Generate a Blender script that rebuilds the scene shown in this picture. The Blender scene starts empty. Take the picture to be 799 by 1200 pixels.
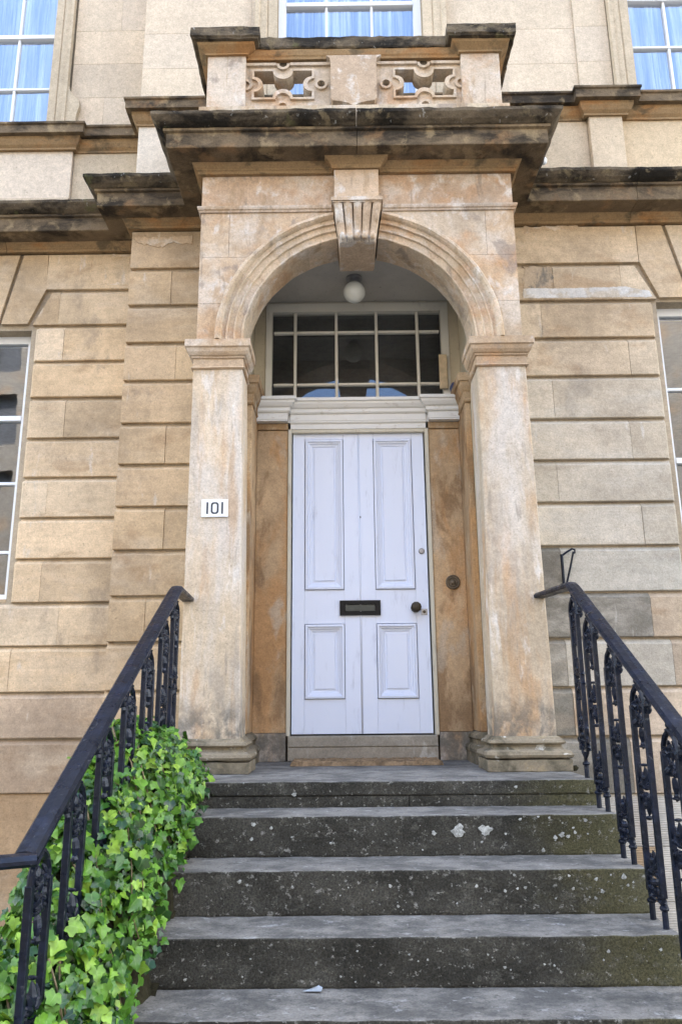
import bpy, bmesh, math, random
from mathutils import Vector, Matrix, noise
from mathutils.geometry import tessellate_polygon
random.seed(7)
S = bpy.context.scene
COL = S.collection
R = math.radians

# ------------------------------------------------------------------ camera
PITCH, ROLL, YAW = .2405, .0092, -.0047
cam_d = bpy.data.cameras.new('camera')
cam = bpy.data.objects.new('camera', cam_d); COL.objects.link(cam)
cam_d.sensor_fit = 'VERTICAL'; cam_d.sensor_height = 36.0
cam_d.lens = 897.66 / 1200 * 36
cam_d.clip_start = .05; cam_d.clip_end = 2000
_xr = Vector((math.cos(YAW), -math.sin(YAW), 0)); _fh = Vector((math.sin(YAW), math.cos(YAW), 0)); _z = Vector((0, 0, 1))
_F = _fh * math.cos(PITCH) + _z * math.sin(PITCH); _U = -_fh * math.sin(PITCH) + _z * math.cos(PITCH)
_c, _s = math.cos(ROLL), math.sin(ROLL)
_R2 = _xr * _c - _U * _s; _U2 = _xr * _s + _U * _c
_m = Matrix((_R2, _U2, -_F)).transposed().to_4x4()
_m.translation = Vector((-.104, -4.4397, .3889))
cam.matrix_world = _m
S.camera = cam

# ------------------------------------------------------------------ sky, sun, exposure
SUN_EL, SUN_ROT = R(50), R(-12)
CLOUD_OFF = 1.3
w = bpy.data.worlds.new('World'); S.world = w; w.use_nodes = True
wn, wl = w.node_tree.nodes, w.node_tree.links
wn.clear()
sky = wn.new('ShaderNodeTexSky'); sky.sky_type = 'NISHITA'; sky.sun_disc = False
sky.sun_elevation = SUN_EL; sky.sun_rotation = SUN_ROT; sky.air_density = 1.0; sky.dust_density = 1.5; sky.ozone_density = 2.5
tc = wn.new('ShaderNodeTexCoord'); cn = wn.new('ShaderNodeTexNoise'); cn.inputs['Scale'].default_value = 2.0; cn.inputs['Detail'].default_value = 7; cn.inputs['Roughness'].default_value = .58
cr = wn.new('ShaderNodeMapRange'); cr.interpolation_type = 'SMOOTHSTEP'; cr.inputs[1].default_value = .49; cr.inputs[2].default_value = .63; cr.inputs[3].default_value = 0; cr.inputs[4].default_value = .8
cm = wn.new('ShaderNodeMix'); cm.data_type = 'RGBA'; cm.inputs[7].default_value = (8.4, 8.2, 7.8, 1)
bg = wn.new('ShaderNodeBackground'); bg.inputs['Strength'].default_value = .15
wo = wn.new('ShaderNodeOutputWorld')
cmap = wn.new('ShaderNodeMapping'); cmap.inputs['Location'].default_value = (CLOUD_OFF, .3, .7); wl.new(tc.outputs['Generated'], cmap.inputs[0]); wl.new(cmap.outputs[0], cn.inputs['Vector']); wl.new(cn.outputs[0], cr.inputs[0])
wl.new(cr.outputs[0], cm.inputs[0]); wl.new(sky.outputs[0], cm.inputs[6])
wl.new(cm.outputs[2], bg.inputs['Color']); wl.new(bg.outputs[0], wo.inputs[0])
sd = bpy.data.lights.new('sun', 'SUN'); sd.energy = 2.5; sd.angle = R(.53); sd.color = (1, .95, .87)
sun = bpy.data.objects.new('sun', sd); COL.objects.link(sun)
_dir = Vector((math.sin(SUN_ROT) * math.cos(SUN_EL), math.cos(SUN_ROT) * math.cos(SUN_EL), math.sin(SUN_EL)))
sun.rotation_euler = (-_dir).to_track_quat('-Z', 'Y').to_euler()
sun.location = (0, 30, 40)
S.view_settings.view_transform = 'Standard'; S.view_settings.look = 'None'
S.view_settings.gamma = 1; S.view_settings.use_curve_mapping = False
S.view_settings.exposure = 3.15
S.cycles.max_bounces = 8; S.cycles.diffuse_bounces = 2; S.cycles.transparent_max_bounces = 12
S.cycles.use_denoising = True; S.cycles.denoising_input_passes = 'RGB_ALBEDO_NORMAL'; S.cycles.denoising_prefilter = 'ACCURATE'

# ------------------------------------------------------------------ materials
class NT:
    def __init__(s, name):
        s.m = bpy.data.materials.new(name); s.m.use_nodes = True
        s.n, s.l = s.m.node_tree.nodes, s.m.node_tree.links
        s.b = s.n['Principled BSDF']
        g = s.n.new('ShaderNodeNewGeometry'); s.pos = g.outputs['Position']; s.nor = g.outputs['Normal']; s.isl = g.outputs['Random Per Island']
        o = s.n.new('ShaderNodeObjectInfo'); s.ocol = o.outputs['Color']; s.ornd = o.outputs['Random']
    def put(s, sock, v):
        if isinstance(v, bpy.types.NodeSocket): s.l.new(v, sock)
        elif isinstance(v, (tuple, list)): sock.default_value = tuple(v) + ((1,) if len(v) == 3 and len(sock.default_value) == 4 else ())
        else: sock.default_value = v
    def noise(s, scale=(1, 1, 1), detail=4, rough=.55, off=0, dist=0):
        mp = s.n.new('ShaderNodeMapping'); s.l.new(s.pos, mp.inputs[0])
        if not isinstance(scale, (tuple, list)): scale = (scale,) * 3
        mp.inputs['Scale'].default_value = scale; mp.inputs['Location'].default_value = (off, off * 1.7, off * .6)
        t = s.n.new('ShaderNodeTexNoise'); t.inputs['Scale'].default_value = 1; t.inputs['Detail'].default_value = detail
        t.inputs['Roughness'].default_value = rough; t.inputs['Distortion'].default_value = dist
        s.l.new(mp.outputs[0], t.inputs['Vector']); return t.outputs[0]
    def vor(s, scale, feat='F1', off=0):
        mp = s.n.new('ShaderNodeMapping'); s.l.new(s.pos, mp.inputs[0])
        if not isinstance(scale, (tuple, list)): scale = (scale,) * 3
        mp.inputs['Scale'].default_value = scale; mp.inputs['Location'].default_value = (off, off, off)
        t = s.n.new('ShaderNodeTexVoronoi'); t.feature = feat; t.inputs['Scale'].default_value = 1
        s.l.new(mp.outputs[0], t.inputs['Vector']); return t.outputs[0]
    def rng(s, v, a, b, c=0., d=1., smooth=True):
        t = s.n.new('ShaderNodeMapRange'); t.interpolation_type = 'SMOOTHSTEP' if smooth else 'LINEAR'
        s.put(t.inputs[0], v); t.inputs[1].default_value = a; t.inputs[2].default_value = b; t.inputs[3].default_value = c; t.inputs[4].default_value = d
        return t.outputs[0]
    def math(s, op, a, b=0.):
        t = s.n.new('ShaderNodeMath'); t.operation = op; s.put(t.inputs[0], a); s.put(t.inputs[1], b); return t.outputs[0]
    def mix(s, f, a, b, mode='MIX'):
        t = s.n.new('ShaderNodeMix'); t.data_type = 'RGBA'; t.blend_type = mode
        s.put(t.inputs[0], f); s.put(t.inputs[6], a); s.put(t.inputs[7], b); return t.outputs[2]
    def gray(s, v):
        t = s.n.new('ShaderNodeCombineColor'); [s.put(t.inputs[i], v) for i in range(3)]; return t.outputs[0]
    def z(s):
        t = s.n.new('ShaderNodeSeparateXYZ'); s.l.new(s.pos, t.inputs[0]); return t.outputs
    def nz(s):
        t = s.n.new('ShaderNodeSeparateXYZ'); s.l.new(s.nor, t.inputs[0]); return t.outputs[2]
    def bump(s, h, dist=.004, strength=1.0, prev=None):
        t = s.n.new('ShaderNodeBump'); t.inputs['Distance'].default_value = dist; t.inputs['Strength'].default_value = strength
        s.put(t.inputs['Height'], h)
        if prev is not None: s.l.new(prev, t.inputs['Normal'])
        return t.outputs[0]
    def done(s, col, rough=.9, bump=None, spec=.3, metal=0):
        s.put(s.b.inputs['Base Color'], col); s.put(s.b.inputs['Roughness'], rough)
        s.b.inputs['Specular IOR Level'].default_value = spec; s.b.inputs['Metallic'].default_value = metal
        if bump is not None: s.l.new(bump, s.b.inputs['Normal'])
        return s.m

def stone(name, layers, var=.16, grain=.14, base=None, rough=.92, bump=.004, big=1.4, bed=0):
    """layers: (scale, detail, lo, hi, colour, amount, zrange or None)"""
    t = NT(name)
    c = t.ocol if base is None else base
    r = t.rng(t.ornd, 0, 1, 1 - var * .55, 1 + var * .45, False)
    c = t.mix(1, c, t.gray(r), 'MULTIPLY')
    n = t.noise(big, 5, .6, 3.1)
    c = t.mix(1, c, t.gray(t.rng(n, .3, .7, 1 - var, 1 + var * .7)), 'MULTIPLY')
    for i, (sc, de, lo, hi, colr, am, zr) in enumerate(layers):
        f = t.rng(t.noise(sc, de, .62, 11.3 * (i + 1), .3), lo, hi, 0, am)
        if zr:
            nz_ = t.noise((9, 9, 5), 4, .6, 5.5 * i)
            zz = t.math('ADD', t.z()[2], t.math('MULTIPLY', t.math('SUBTRACT', nz_, .5), abs(zr[1] - zr[0]) * 1.1))
            f = t.math('MULTIPLY', f, t.rng(zz, zr[0], zr[1], 0, 1))
        c = t.mix(f, c, colr)
    g1 = t.noise(95, 3, .7, .4)
    g2 = t.noise(24, 6, .7, 1.4)
    c = t.mix(1, c, t.gray(t.rng(g1, .25, .75, 1 - grain, 1 + grain)), 'MULTIPLY')
    c = t.mix(1, c, t.gray(t.rng(g2, .3, .7, 1 - grain * .8, 1 + grain * .6)), 'MULTIPLY')
    mpo = t.n.new('ShaderNodeVectorMath'); cmb = t.n.new('ShaderNodeCombineXYZ'); t.l.new(t.math('MULTIPLY', t.ornd, 31.), cmb.inputs[0]); t.l.new(t.math('MULTIPLY', t.ornd, 17.), cmb.inputs[2]); t.l.new(t.pos, mpo.inputs[0]); t.l.new(cmb.outputs[0], mpo.inputs[1]); sv = t.pos; t.pos = mpo.outputs[0]; g3 = t.noise((2.5, 2.5, 34), 5, .65, 7.7, .4); t.pos = sv; c = t.mix(1, c, t.gray(t.rng(g3, .3, .7, 1 - bed, 1 + bed * .7)), 'MULTIPLY')
    g4 = t.noise(52, 4, .6, 9.1); c = t.mix(t.rng(g4, .63, .70, 0, .35), c, (.10, .075, .05))
    b = t.bump(g2, bump, .7); b = t.bump(g1, bump * .35, .6, b)
    return t.done(c, rough, b, .12)

M = {}
TAN, TAN2, BUFF, GREY = (.53, .38, .225), (.46, .33, .20), (.60, .465, .31), (.49, .44, .355)
M['ashlar'] = stone('ashlar_sandstone', [((1.4, 1.4, 3.0), 6, .48, .66, (.54, .42, .29), .55, None),
    ((2.0, 2.0, 4.0), 7, .54, .68, (.34, .215, .115), .5, None), ((9, 9, 2.4), 8, .62, .70, (.60, .52, .42), .6, None), ((3, 3, 2), 7, .60, .70, (.24, .19, .14), .4, None)], var=.26, bump=.006, bed=.05)
M['ashlar_grey'] = stone('grey_ashlar_sandstone', [((1.4, 1.4, 3.0), 6, .48, .66, (.53, .475, .39), .55, None),
    ((2.0, 2.0, 4.0), 7, .56, .70, (.36, .29, .21), .45, None), ((9, 9, 2.4), 8, .62, .70, (.62, .58, .51), .5, None), ((3, 3, 2), 7, .60, .70, (.25, .22, .18), .4, None)], var=.18, bump=.006, bed=.05)
M['ashlar_up'] = stone('upper_ashlar_sandstone', [((.8, .8, 1.6), 5, .5, .75, (.56, .45, .31), .4, None),
    ((3, 3, .8), 6, .62, .76, (.30, .25, .19), .45, None)], var=.10)
M['portico'] = stone('mottled_portico_sandstone', [((3, 3, 4), 7, .47, .66, (.46, .265, .135), .7, None),
    ((3.6, 3.6, 3.6), 9, .46, .66, (.58, .49, .39), .75, None), ((8, 8, 6), 9, .56, .70, (.70, .65, .58), .6, None),
    ((4.5, 4.5, 4), 8, .56, .66, (.27, .215, .17), .7, None), ((9, 9, 1.6), 7, .54, .68, (.36, .24, .13), .6, None), ((14, 14, 2.2), 7, .60, .70, (.20, .16, .12), .5, None)], var=.2)
M['pier'] = stone('worn_pier_sandstone', [((5, 5, 1.1), 7, .48, .64, (.47, .28, .14), .75, None),
    ((3.4, 3.4, .9), 8, .44, .66, (.56, .50, .43), .8, None), ((9, 9, 2.2), 9, .60, .72, (.74, .69, .62), .6, None), ((6, 6, 1.2), 8, .54, .66, (.36, .30, .235), .6, None), ((8, 8, .7), 7, .56, .68, (.40, .25, .13), .6, None), ((18, 18, 2.4), 7, .62, .70, (.24, .20, .16), .5, None),
    ((15, 15, 12), 8, .30, .62, (.13, .12, .10), .85, (.50, .20))], var=.16)
M['pierbase'] = stone('mossy_base_stone', [((6, 6, 6), 7, .44, .60, (.085, .075, .05), .8, None), ((10, 10, 10), 7, .56, .66, (.30, .235, .14), .7, None),
    ((12, 12, 14), 7, .62, .68, (.55, .52, .45), .7, None)], base=(.215, .175, .12))
M['crust'] = stone('black_crusted_cornice_stone', [((2.4, 2.4, 7), 7, .40, .60, (.017, .015, .012), .97, None),
    ((9, 9, 9), 8, .55, .64, (.20, .155, .09), .7, None), ((5, 5, 5), 7, .60, .70, (.11, .105, .045), .6, None),
    ((26, 26, 20), 5, .64, .70, (.40, .39, .35), .55, None)], base=(.15, .115, .075), bump=.01)
M['corona'] = stone('stained_cornice_stone', [((2.6, 2.6, 6), 7, .42, .64, (.030, .025, .019), .93, None),
    ((7, 7, 7), 8, .54, .66, (.32, .235, .13), .65, None), ((4, 4, 5), 6, .55, .7, (.33, .19, .09), .5, None)], base=(.18, .13, .078), bump=.008)
M['bed'] = stone('ochre_cornice_stone', [((2.6, 2.6, 5), 7, .48, .66, (.36, .17, .06), .7, None), ((5, 5, 8), 7, .52, .64, (.10, .08, .05), .75, None)], base=(.31, .205, .105))
M['jamb'] = stone('orange_jamb_stone', [((4, 4, 1.6), 7, .46, .62, (.47, .235, .085), .6, None), ((5, 5, 2), 7, .50, .62, (.24, .145, .075), .75, None),
    ((5, 5, 2.2), 8, .56, .66, (.50, .40, .29), .75, None)], base=(.48, .33, .19), var=.24)
M['plaster'] = stone('cream_plaster', [((3, 3, 3), 6, .55, .7, (.50, .42, .30), .5, None)], base=(.55, .47, .33), grain=.03, bump=.001)
M['ceiling'] = stone('ceiling_plaster', [((3, 3, 3), 6, .55, .7, (.42, .39, .34), .5, None)], base=(.47, .44, .39), grain=.03, bump=.001)
M['mortar'] = stone('joint_mortar', [], base=(.40, .32, .22), var=.2)
M['keystone'] = stone('pale_keystone_stone', [((6, 6, 5), 8, .52, .62, (.62, .56, .48), .8, None), ((9, 9, 9), 7, .58, .68, (.22, .15, .09), .7, None)], base=(.46, .34, .23))

def tread_mat():
    t = NT('worn_grey_tread'); n = t.noise((5, 7, 7), 8, .7, 2)
    c = t.mix(t.rng(n, .38, .62), (.092, .087, .078), (.205, .190, .166))
    c = t.mix(t.rng(t.noise((13, 19, 13), 8, .75, 8), .57, .66, 0, .6), c, (.37, .36, .34))
    c = t.mix(t.rng(t.noise((30, 30, 30), 5, .7, 18), .56, .66, 0, .65), c, (.05, .05, .045))
    g = t.noise(110, 3, .7); c = t.mix(1, c, t.gray(t.rng(g, .3, .7, .8, 1.18)), 'MULTIPLY')
    return t.done(c, .85, t.bump(t.noise(40, 6, .7), .006, .8), .3)
def riser_mat():
    t = NT('blackened_mossy_riser'); n = t.noise((3, 3, 5), 7, .65, 2)
    c = t.mix(t.rng(n, .35, .68), (.030, .028, .022), (.070, .065, .052))
    x = t.math('ADD', t.z()[0], t.math('MULTIPLY', t.noise((5, 5, 9), 5, .6, 4), .5))
    c = t.mix(t.rng(x, .85, 1.25, 0, .6), c, (.105, .095, .04))
    c = t.mix(t.rng(t.noise((13, 13, 17), 8, .75, 33), .55, .62, 0, .42), c, (.13, .122, .10))
    c = t.mix(t.rng(t.noise((34, 34, 40), 6, .75, 43), .585, .63, 0, .8), c, (.26, .25, .22))
    c = t.mix(t.rng(t.vor(60), .22, .10, 0, .5), c, (.015, .015, .013))
    g = t.noise(120, 3, .7); c = t.mix(1, c, t.gray(t.rng(g, .3, .7, .6, 1.4)), 'MULTIPLY')
    return t.done(c, .95, t.bump(t.noise(45, 7, .75), .010, .9), .2)
M['tread'] = tread_mat(); M['riser'] = riser_mat()
def lichen_mat():
    t = NT('white_lichen'); c = t.mix(t.rng(t.noise(70, 5, .7), .4, .65), (.24, .24, .215), (.50, .50, .46)); return t.done(c, .95, t.bump(t.noise(90, 4), .003), .1)
M['lichen'] = lichen_mat()
def paint(name, col, rough=.4, dirt=(.45, .42, .38), amt=.5, sc=(14, 14, 3)):
    t = NT(name); c = t.mix(t.rng(t.noise(sc, 7, .7, 2), .55, .72, 0, amt), col, dirt)
    c = t.mix(t.rng(t.noise((60, 60, 18), 6, .7, 9), .66, .72, 0, amt * .8), c, tuple(v * .8 for v in dirt))
    return t.done(c, t.rng(t.noise(9, 4), .3, .7, rough * .8, rough * 1.3), t.bump(t.noise((50, 50, 14), 5, .6), .0012, .8), .45)
M['door'] = paint('chalky_white_door_paint', (.75, .80, .92), .42, (.46, .49, .58), .5)
M['white'] = paint('flaking_white_paint', (.74, .72, .67), .5, (.46, .40, .32), .65, (10, 10, 20))
M['cream'] = paint('aged_cream_paint', (.60, .55, .43), .5, (.34, .28, .2), .6)
M['fan'] = paint('weathered_fanlight_paint', (.70, .66, .56), .5, (.36, .30, .22), .6)
M['sash'] = paint('white_sash_paint', (.80, .80, .78), .35, (.6, .58, .54), .4)
def simple(name, col, rough=.5, metal=0, spec=.5, var=.2, bump=0, bs=60):
    t = NT(name); c = t.mix(1, col, t.gray(t.rng(t.noise(18, 6, .65), .3, .7, 1 - var, 1 + var)), 'MULTIPLY')
    return t.done(c, rough, t.bump(t.noise(bs, 5, .65), bump, .8) if bump else None, spec, metal)
def iron_mat():
    t = NT('blue_black_iron_paint'); c = t.mix(t.rng(t.noise(14, 7, .7), .45, .7), (.004, .006, .012), (.009, .013, .028))
    c = t.mix(t.rng(t.noise((38, 38, 38), 6, .75, 6), .60, .67, 0, .6), c, (.10, .105, .11))
    return t.done(c, t.rng(t.noise(24, 5), .3, .7, .25, .5), t.bump(t.noise(55, 5, .6), .003, .8), .26)
M['iron'] = iron_mat()
M['bronze'] = simple('dark_bronze', (.055, .045, .03), .4, .6, .5, .3, .001)
M['brass'] = simple('weathered_bell_bronze', (.15, .115, .075), .5, .4, .5, .3, .001)
M['black'] = simple('black_paint', (.006, .0055, .006), .45, 0, .2, .2)
M['steel'] = simple('dull_steel', (.32, .32, .33), .4, .8, .5, .2)
M['digit'] = simple('dark_enamel', (.025, .03, .04), .4, 0, .5, .1)
M['plaque'] = simple('white_enamel', (.80, .81, .82), .25, 0, .5, .04)
M['mat'] = simple('coir_fibre', (.26, .175, .10), .95, 0, .1, .45, .01, 160)
M['globe'] = simple('opal_glass', (.74, .74, .66), .18, 0, .5, .05)
M['wood'] = simple('bare_wood', (.56, .43, .27), .7, 0, .3, .2)
M['bluerag'] = simple('dark_blue_plastic', (.03, .045, .12), .4)
M['dark'] = simple('dim_interior', (.16, .14, .12), .9, 0, .1, .2)
M['litter'] = simple('clear_wrapper', (.34, .37, .39), .2, 0, .6, .2)
M['lead'] = simple('lead_sheet', (.12, .12, .125), .7)
M['slate'] = simple('roof_slate', (.10, .105, .115), .7, 0, .3, .3)
M['asphalt'] = simple('asphalt', (.05, .05, .052), .9, 0, .3, .25, .004, 140)
M['paving'] = simple('paving', (.15, .14, .125), .9, 0, .3, .25, .004, 60)
M['opp'] = stone('opposite_sandstone', [((.8, .8, 1.2), 5, .5, .7, (.40, .27, .16), .6, None)], base=(.30, .27, .23))
M['dark_brown'] = simple('matt_dark_brown', (.025, .022, .012), .95, 0, .1, .4, .01, 40)
def curtain_mat():
    t = NT('white_net_curtain'); c = t.mix(t.rng(t.noise((15, 3, .4), 6, .65), .36, .64), (.22, .24, .30), (.82, .84, .88)); t.done(c, .9, None, .1)  # vertical streaks put the dark gaps between folds into the cloth colour
    return t.m
M['curtain'] = curtain_mat()
def glass(name, refl, tint, wav=.0006, dust=0):
    t = NT(name); tr = t.n.new('ShaderNodeBsdfTransparent'); tr.inputs[0].default_value = tint + (1,)
    gl = t.n.new('ShaderNodeBsdfGlossy'); gl.inputs['Roughness'].default_value = .015; gl.inputs['Color'].default_value = (.95, .97, 1, 1)
    lw = t.n.new('ShaderNodeLayerWeight'); lw.inputs['Blend'].default_value = .5
    nb = t.bump(t.noise((3, 3, 5), 3, .5), .004 * wav / .0006 * .6, .5); t.l.new(nb, gl.inputs['Normal'])
    f = t.rng(lw.outputs['Facing'], 0, 1, refl, min(1, refl + .5), False)
    if dust:
        df = t.n.new('ShaderNodeBsdfDiffuse'); t.put(df.inputs[0], (.42, .44, .44)); m2 = t.n.new('ShaderNodeMixShader'); t.l.new(t.rng(t.noise((6, 6, 4), 6, .6), .35, .7, dust * .5, dust), m2.inputs[0]); t.l.new(tr.outputs[0], m2.inputs[1]); t.l.new(df.outputs[0], m2.inputs[2]); tr = m2
    mx = t.n.new('ShaderNodeMixShader'); t.l.new(f, mx.inputs[0]); t.l.new(tr.outputs[0], mx.inputs[1]); t.l.new(gl.outputs[0], mx.inputs[2])
    t.l.new(mx.outputs[0], t.n['Material Output'].inputs[0]); return t.m
M['glass'] = glass('old_window_glass', .13, (.86, .88, .9))
M['glass_low'] = glass('dark_window_glass', .07, (.8, .82, .84), .0002)
M['glass_fan'] = glass('dusty_fanlight_glass', .035, (.75, .77, .76), .0003, .10)
def droved():
    t = NT('droved_basement_stone'); wv = t.n.new('ShaderNodeTexWave'); wv.wave_type = 'BANDS'; wv.bands_direction = 'Z'
    mp = t.n.new('ShaderNodeMapping'); t.l.new(t.pos, mp.inputs[0]); mp.inputs['Scale'].default_value = (.12, .12, 1); t.l.new(mp.outputs[0], wv.inputs[0])
    wv.inputs['Scale'].default_value = 24; wv.inputs['Distortion'].default_value = 5.5; wv.inputs['Detail'].default_value = 3
    c = t.mix(1, t.ocol, t.gray(t.rng(wv.outputs['Fac'], .1, .9, .88, 1.05)), 'MULTIPLY')
    c = t.mix(1, c, t.gray(t.rng(t.noise(9, 6, .7), .3, .7, .8, 1.2)), 'MULTIPLY')
    return t.done(c, .95, t.bump(wv.outputs['Fac'], .0025, .6), .2)
M['droved'] = droved()
def leaf_mat():
    t = NT('glossy_ivy_leaf')
    rnd = t.math('FRACT', t.math('ADD', t.isl, t.math('MULTIPLY', t.ornd, 7.3)))
    cr_ = t.n.new('ShaderNodeValToRGB'); t.l.new(rnd, cr_.inputs[0]); e = cr_.color_ramp.elements
    e[0].position = 0; e[0].color = (.009, .034, .009, 1); e[1].position = 1; e[1].color = (.24, .38, .04, 1)
    for p_, c_ in ((.22, (.020, .070, .010, 1)), (.50, (.050, .140, .012, 1)), (.80, (.105, .235, .018, 1))):
        k = cr_.color_ramp.elements.new(p_); k.color = c_
    a = t.n.new('ShaderNodeAttribute'); a.attribute_name = 'vein'
    c = t.mix(t.rng(a.outputs['Fac'], .86, 1.0, 0, .22), cr_.outputs[0], (.30, .42, .16))
    c = t.mix(1, c, t.gray(t.rng(t.noise(40, 4), .3, .7, .75, 1.25)), 'MULTIPLY')
    t.done(c, t.rng(rnd, 0, 1, .27, .42), None, .38)
    t.b.inputs['Transmission Weight'].default_value = 0
    tl = t.n.new('ShaderNodeBsdfTranslucent'); t.l.new(t.mix(.5, c, (.22, .40, .05)), tl.inputs[0])
    mx = t.n.new('ShaderNodeMixShader'); mx.inputs[0].default_value = .15
    t.l.new(t.b.outputs[0], mx.inputs[1]); t.l.new(tl.outputs[0], mx.inputs[2]); t.l.new(mx.outputs[0], t.n['Material Output'].inputs[0])
    return t.m
M['leaf'] = leaf_mat(); M['twig'] = simple('ivy_runner', (.16, .12, .06), .8)

# ------------------------------------------------------------------ object helpers
def tag(o, label=None, cat=None, group=None, kind=None):
    if label: o['label'] = label
    if cat: o['category'] = cat
    if group: o['group'] = group
    if kind: o['kind'] = kind
    return o
def empty(name, loc, label, cat, group=None):
    o = bpy.data.objects.new(name, None); COL.objects.link(o); o.location = loc
    bpy.context.view_layer.update()
    return tag(o, label, cat, group)
def link(name, me, mats=None, parent=None, color=None, smooth=False):
    if mats is not None:
        for m_ in (mats if isinstance(mats, (list, tuple)) else [mats]): me.materials.append(m_)
    if smooth: me.polygons.foreach_set('use_smooth', [True] * len(me.polygons))
    o = bpy.data.objects.new(name, me); COL.objects.link(o)
    if parent is not None:
        o.parent = parent
        o.matrix_parent_inverse = (WORLD.get(parent.name) or parent.matrix_basis).inverted()
    WORLD[o.name] = Matrix.Identity(4)
    if color: 
        j = random.uniform(-.02, .02); o.color = (color[0] + j, color[1] + j * .6, color[2] + j * .3, 1)
    return o
WORLD = {}
class MB:
    def __init__(s): s.v = []; s.f = []; s.mi = []
    def add(s, vs, fs, mi=0):
        n = len(s.v); s.v += [tuple(v) for v in vs]; s.f += [tuple(i + n for i in f) for f in fs]; s.mi += [mi] * len(fs); return s
    def box(s, x0, x1, y0, y1, z0, z1, mi=0):
        vs = [(x, y, z) for z in (z0, z1) for y in (y0, y1) for x in (x0, x1)]
        return s.add(vs, [(0, 2, 3, 1), (4, 5, 7, 6), (0, 1, 5, 4), (2, 6, 7, 3), (0, 4, 6, 2), (1, 3, 7, 5)], mi)
    def bbox(s, x0, x1, y0, y1, z0, z1, b=.004, mi=0):
        """box with chamfered edges on the four front (-y) edges and the verticals"""
        vs = [(x0 + b, y0, z0 + b), (x1 - b, y0, z0 + b), (x1 - b, y0, z1 - b), (x0 + b, y0, z1 - b),
              (x0, y0 + b, z0), (x1, y0 + b, z0), (x1, y0 + b, z1), (x0, y0 + b, z1),
              (x0, y1, z0), (x1, y1, z0), (x1, y1, z1), (x0, y1, z1)]
        fs = [(0, 1, 2, 3), (0, 4, 5, 1), (1, 5, 6, 2), (2, 6, 7, 3), (3, 7, 4, 0), (4, 8, 9, 5), (5, 9, 10, 6), (6, 10, 11, 7), (7, 11, 8, 4), (8, 11, 10, 9)]
        return s.add(vs, fs, mi)
    def prism(s, poly, y0, y1, holes=(), mi=0):
        """polygon in x,z (front at y0) extruded to y1"""
        loops = [list(poly)] + [list(h) for h in holes]
        tris = tessellate_polygon([[Vector((p[0], p[1], 0)) for p in l] for l in loops])
        flat = [p for l in loops for p in l]; n = len(flat)
        vs = [(p[0], y0, p[1]) for p in flat] + [(p[0], y1, p[1]) for p in flat]
        fs = []
        for a, b, c in tris:
            A, B, C_ = flat[a], flat[b], flat[c]
            if (B[0] - A[0]) * (C_[1] - A[1]) - (B[1] - A[1]) * (C_[0] - A[0]) < 0: b, c = c, b
            fs += [(a, b, c), (a + n, c + n, b + n)]
        k = 0
        for li, l in enumerate(loops):
            m_ = len(l); ar = sum(l[i][0] * l[(i + 1) % m_][1] - l[(i + 1) % m_][0] * l[i][1] for i in range(m_))
            ccw = ar > 0
            if li: ccw = not ccw
            for i in range(m_):
                a, b = k + i, k + (i + 1) % m_
                if not ccw: a, b = b, a
                fs.append((a, a + n, b + n, b))
            k += m_
        return s.add(vs, fs, mi)
    def tube(s, pts, r, n=8, cap=True, mi=0, flat=None):
        pts = [Vector(p) for p in pts]; rs = r if isinstance(r, (list, tuple)) else [r] * len(pts)
        rings = []; prev = None
        for i, p in enumerate(pts):
            d = (pts[min(i + 1, len(pts) - 1)] - pts[max(i - 1, 0)]).normalized()
            if prev is None:
                a = d.orthogonal().normalized()
            else:
                a = (prev - d * prev.dot(d)).normalized()
            prev = a; b = d.cross(a)
            rings.append([p + (a * math.cos(2 * math.pi * k / n) + b * math.sin(2 * math.pi * k / n)) * rs[i] for k in range(n)])
        vs = [v for rg in rings for v in rg]; fs = []
        for i in range(len(pts) - 1):
            for k in range(n):
                a, b = i * n + k, i * n + (k + 1) % n
                fs.append((a, b, b + n, a + n))
        if cap: fs += [tuple(range(n))[::-1], tuple(range((len(pts) - 1) * n, len(pts) * n))]
        return s.add(vs, fs, mi)
    def ball(s, c, rx, ry, rz, nu=8, nv=6, mi=0, rot=None):
        vs = []; fs = []
        for j in range(nv + 1):
            th = math.pi * j / nv
            for i in range(nu):
                ph = 2 * math.pi * i / nu
                v = Vector((rx * math.sin(th) * math.cos(ph), ry * math.sin(th) * math.sin(ph), rz * math.cos(th)))
                if rot: v = rot @ v
                vs.append(Vector(c) + v)
        for j in range(nv):
            for i in range(nu):
                a, b = j * nu + i, j * nu + (i + 1) % nu
                fs.append((a, a + nu, b + nu, b))
        return s.add(vs, fs, mi)
    def lathe_y(s, cx, cz, prof, n=20, mi=0):
        """profile of (radius, y) about an axis along y"""
        vs = []; fs = []
        for r_, y in prof:
            for k in range(n): vs.append((cx + r_ * math.cos(2 * math.pi * k / n), y, cz + r_ * math.sin(2 * math.pi * k / n)))
        for j in range(len(prof) - 1):
            for k in range(n):
                a, b = j * n + k, j * n + (k + 1) % n
                fs.append((a, b, b + n, a + n))
        fs.append(tuple(range((len(prof) - 1) * n, len(prof) * n)))
        return s.add(vs, fs, mi)
    def jitter(s, amp, freq, seed=0):
        o = Vector((seed * 3.7, seed * 1.3, seed * 2.1))
        s.v = [tuple(Vector(v) + noise.noise_vector(Vector(v) * freq + o) * amp + noise.noise_vector(Vector(v) * freq * 3.3 + o) * amp * .5) for v in s.v]; return s
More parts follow.
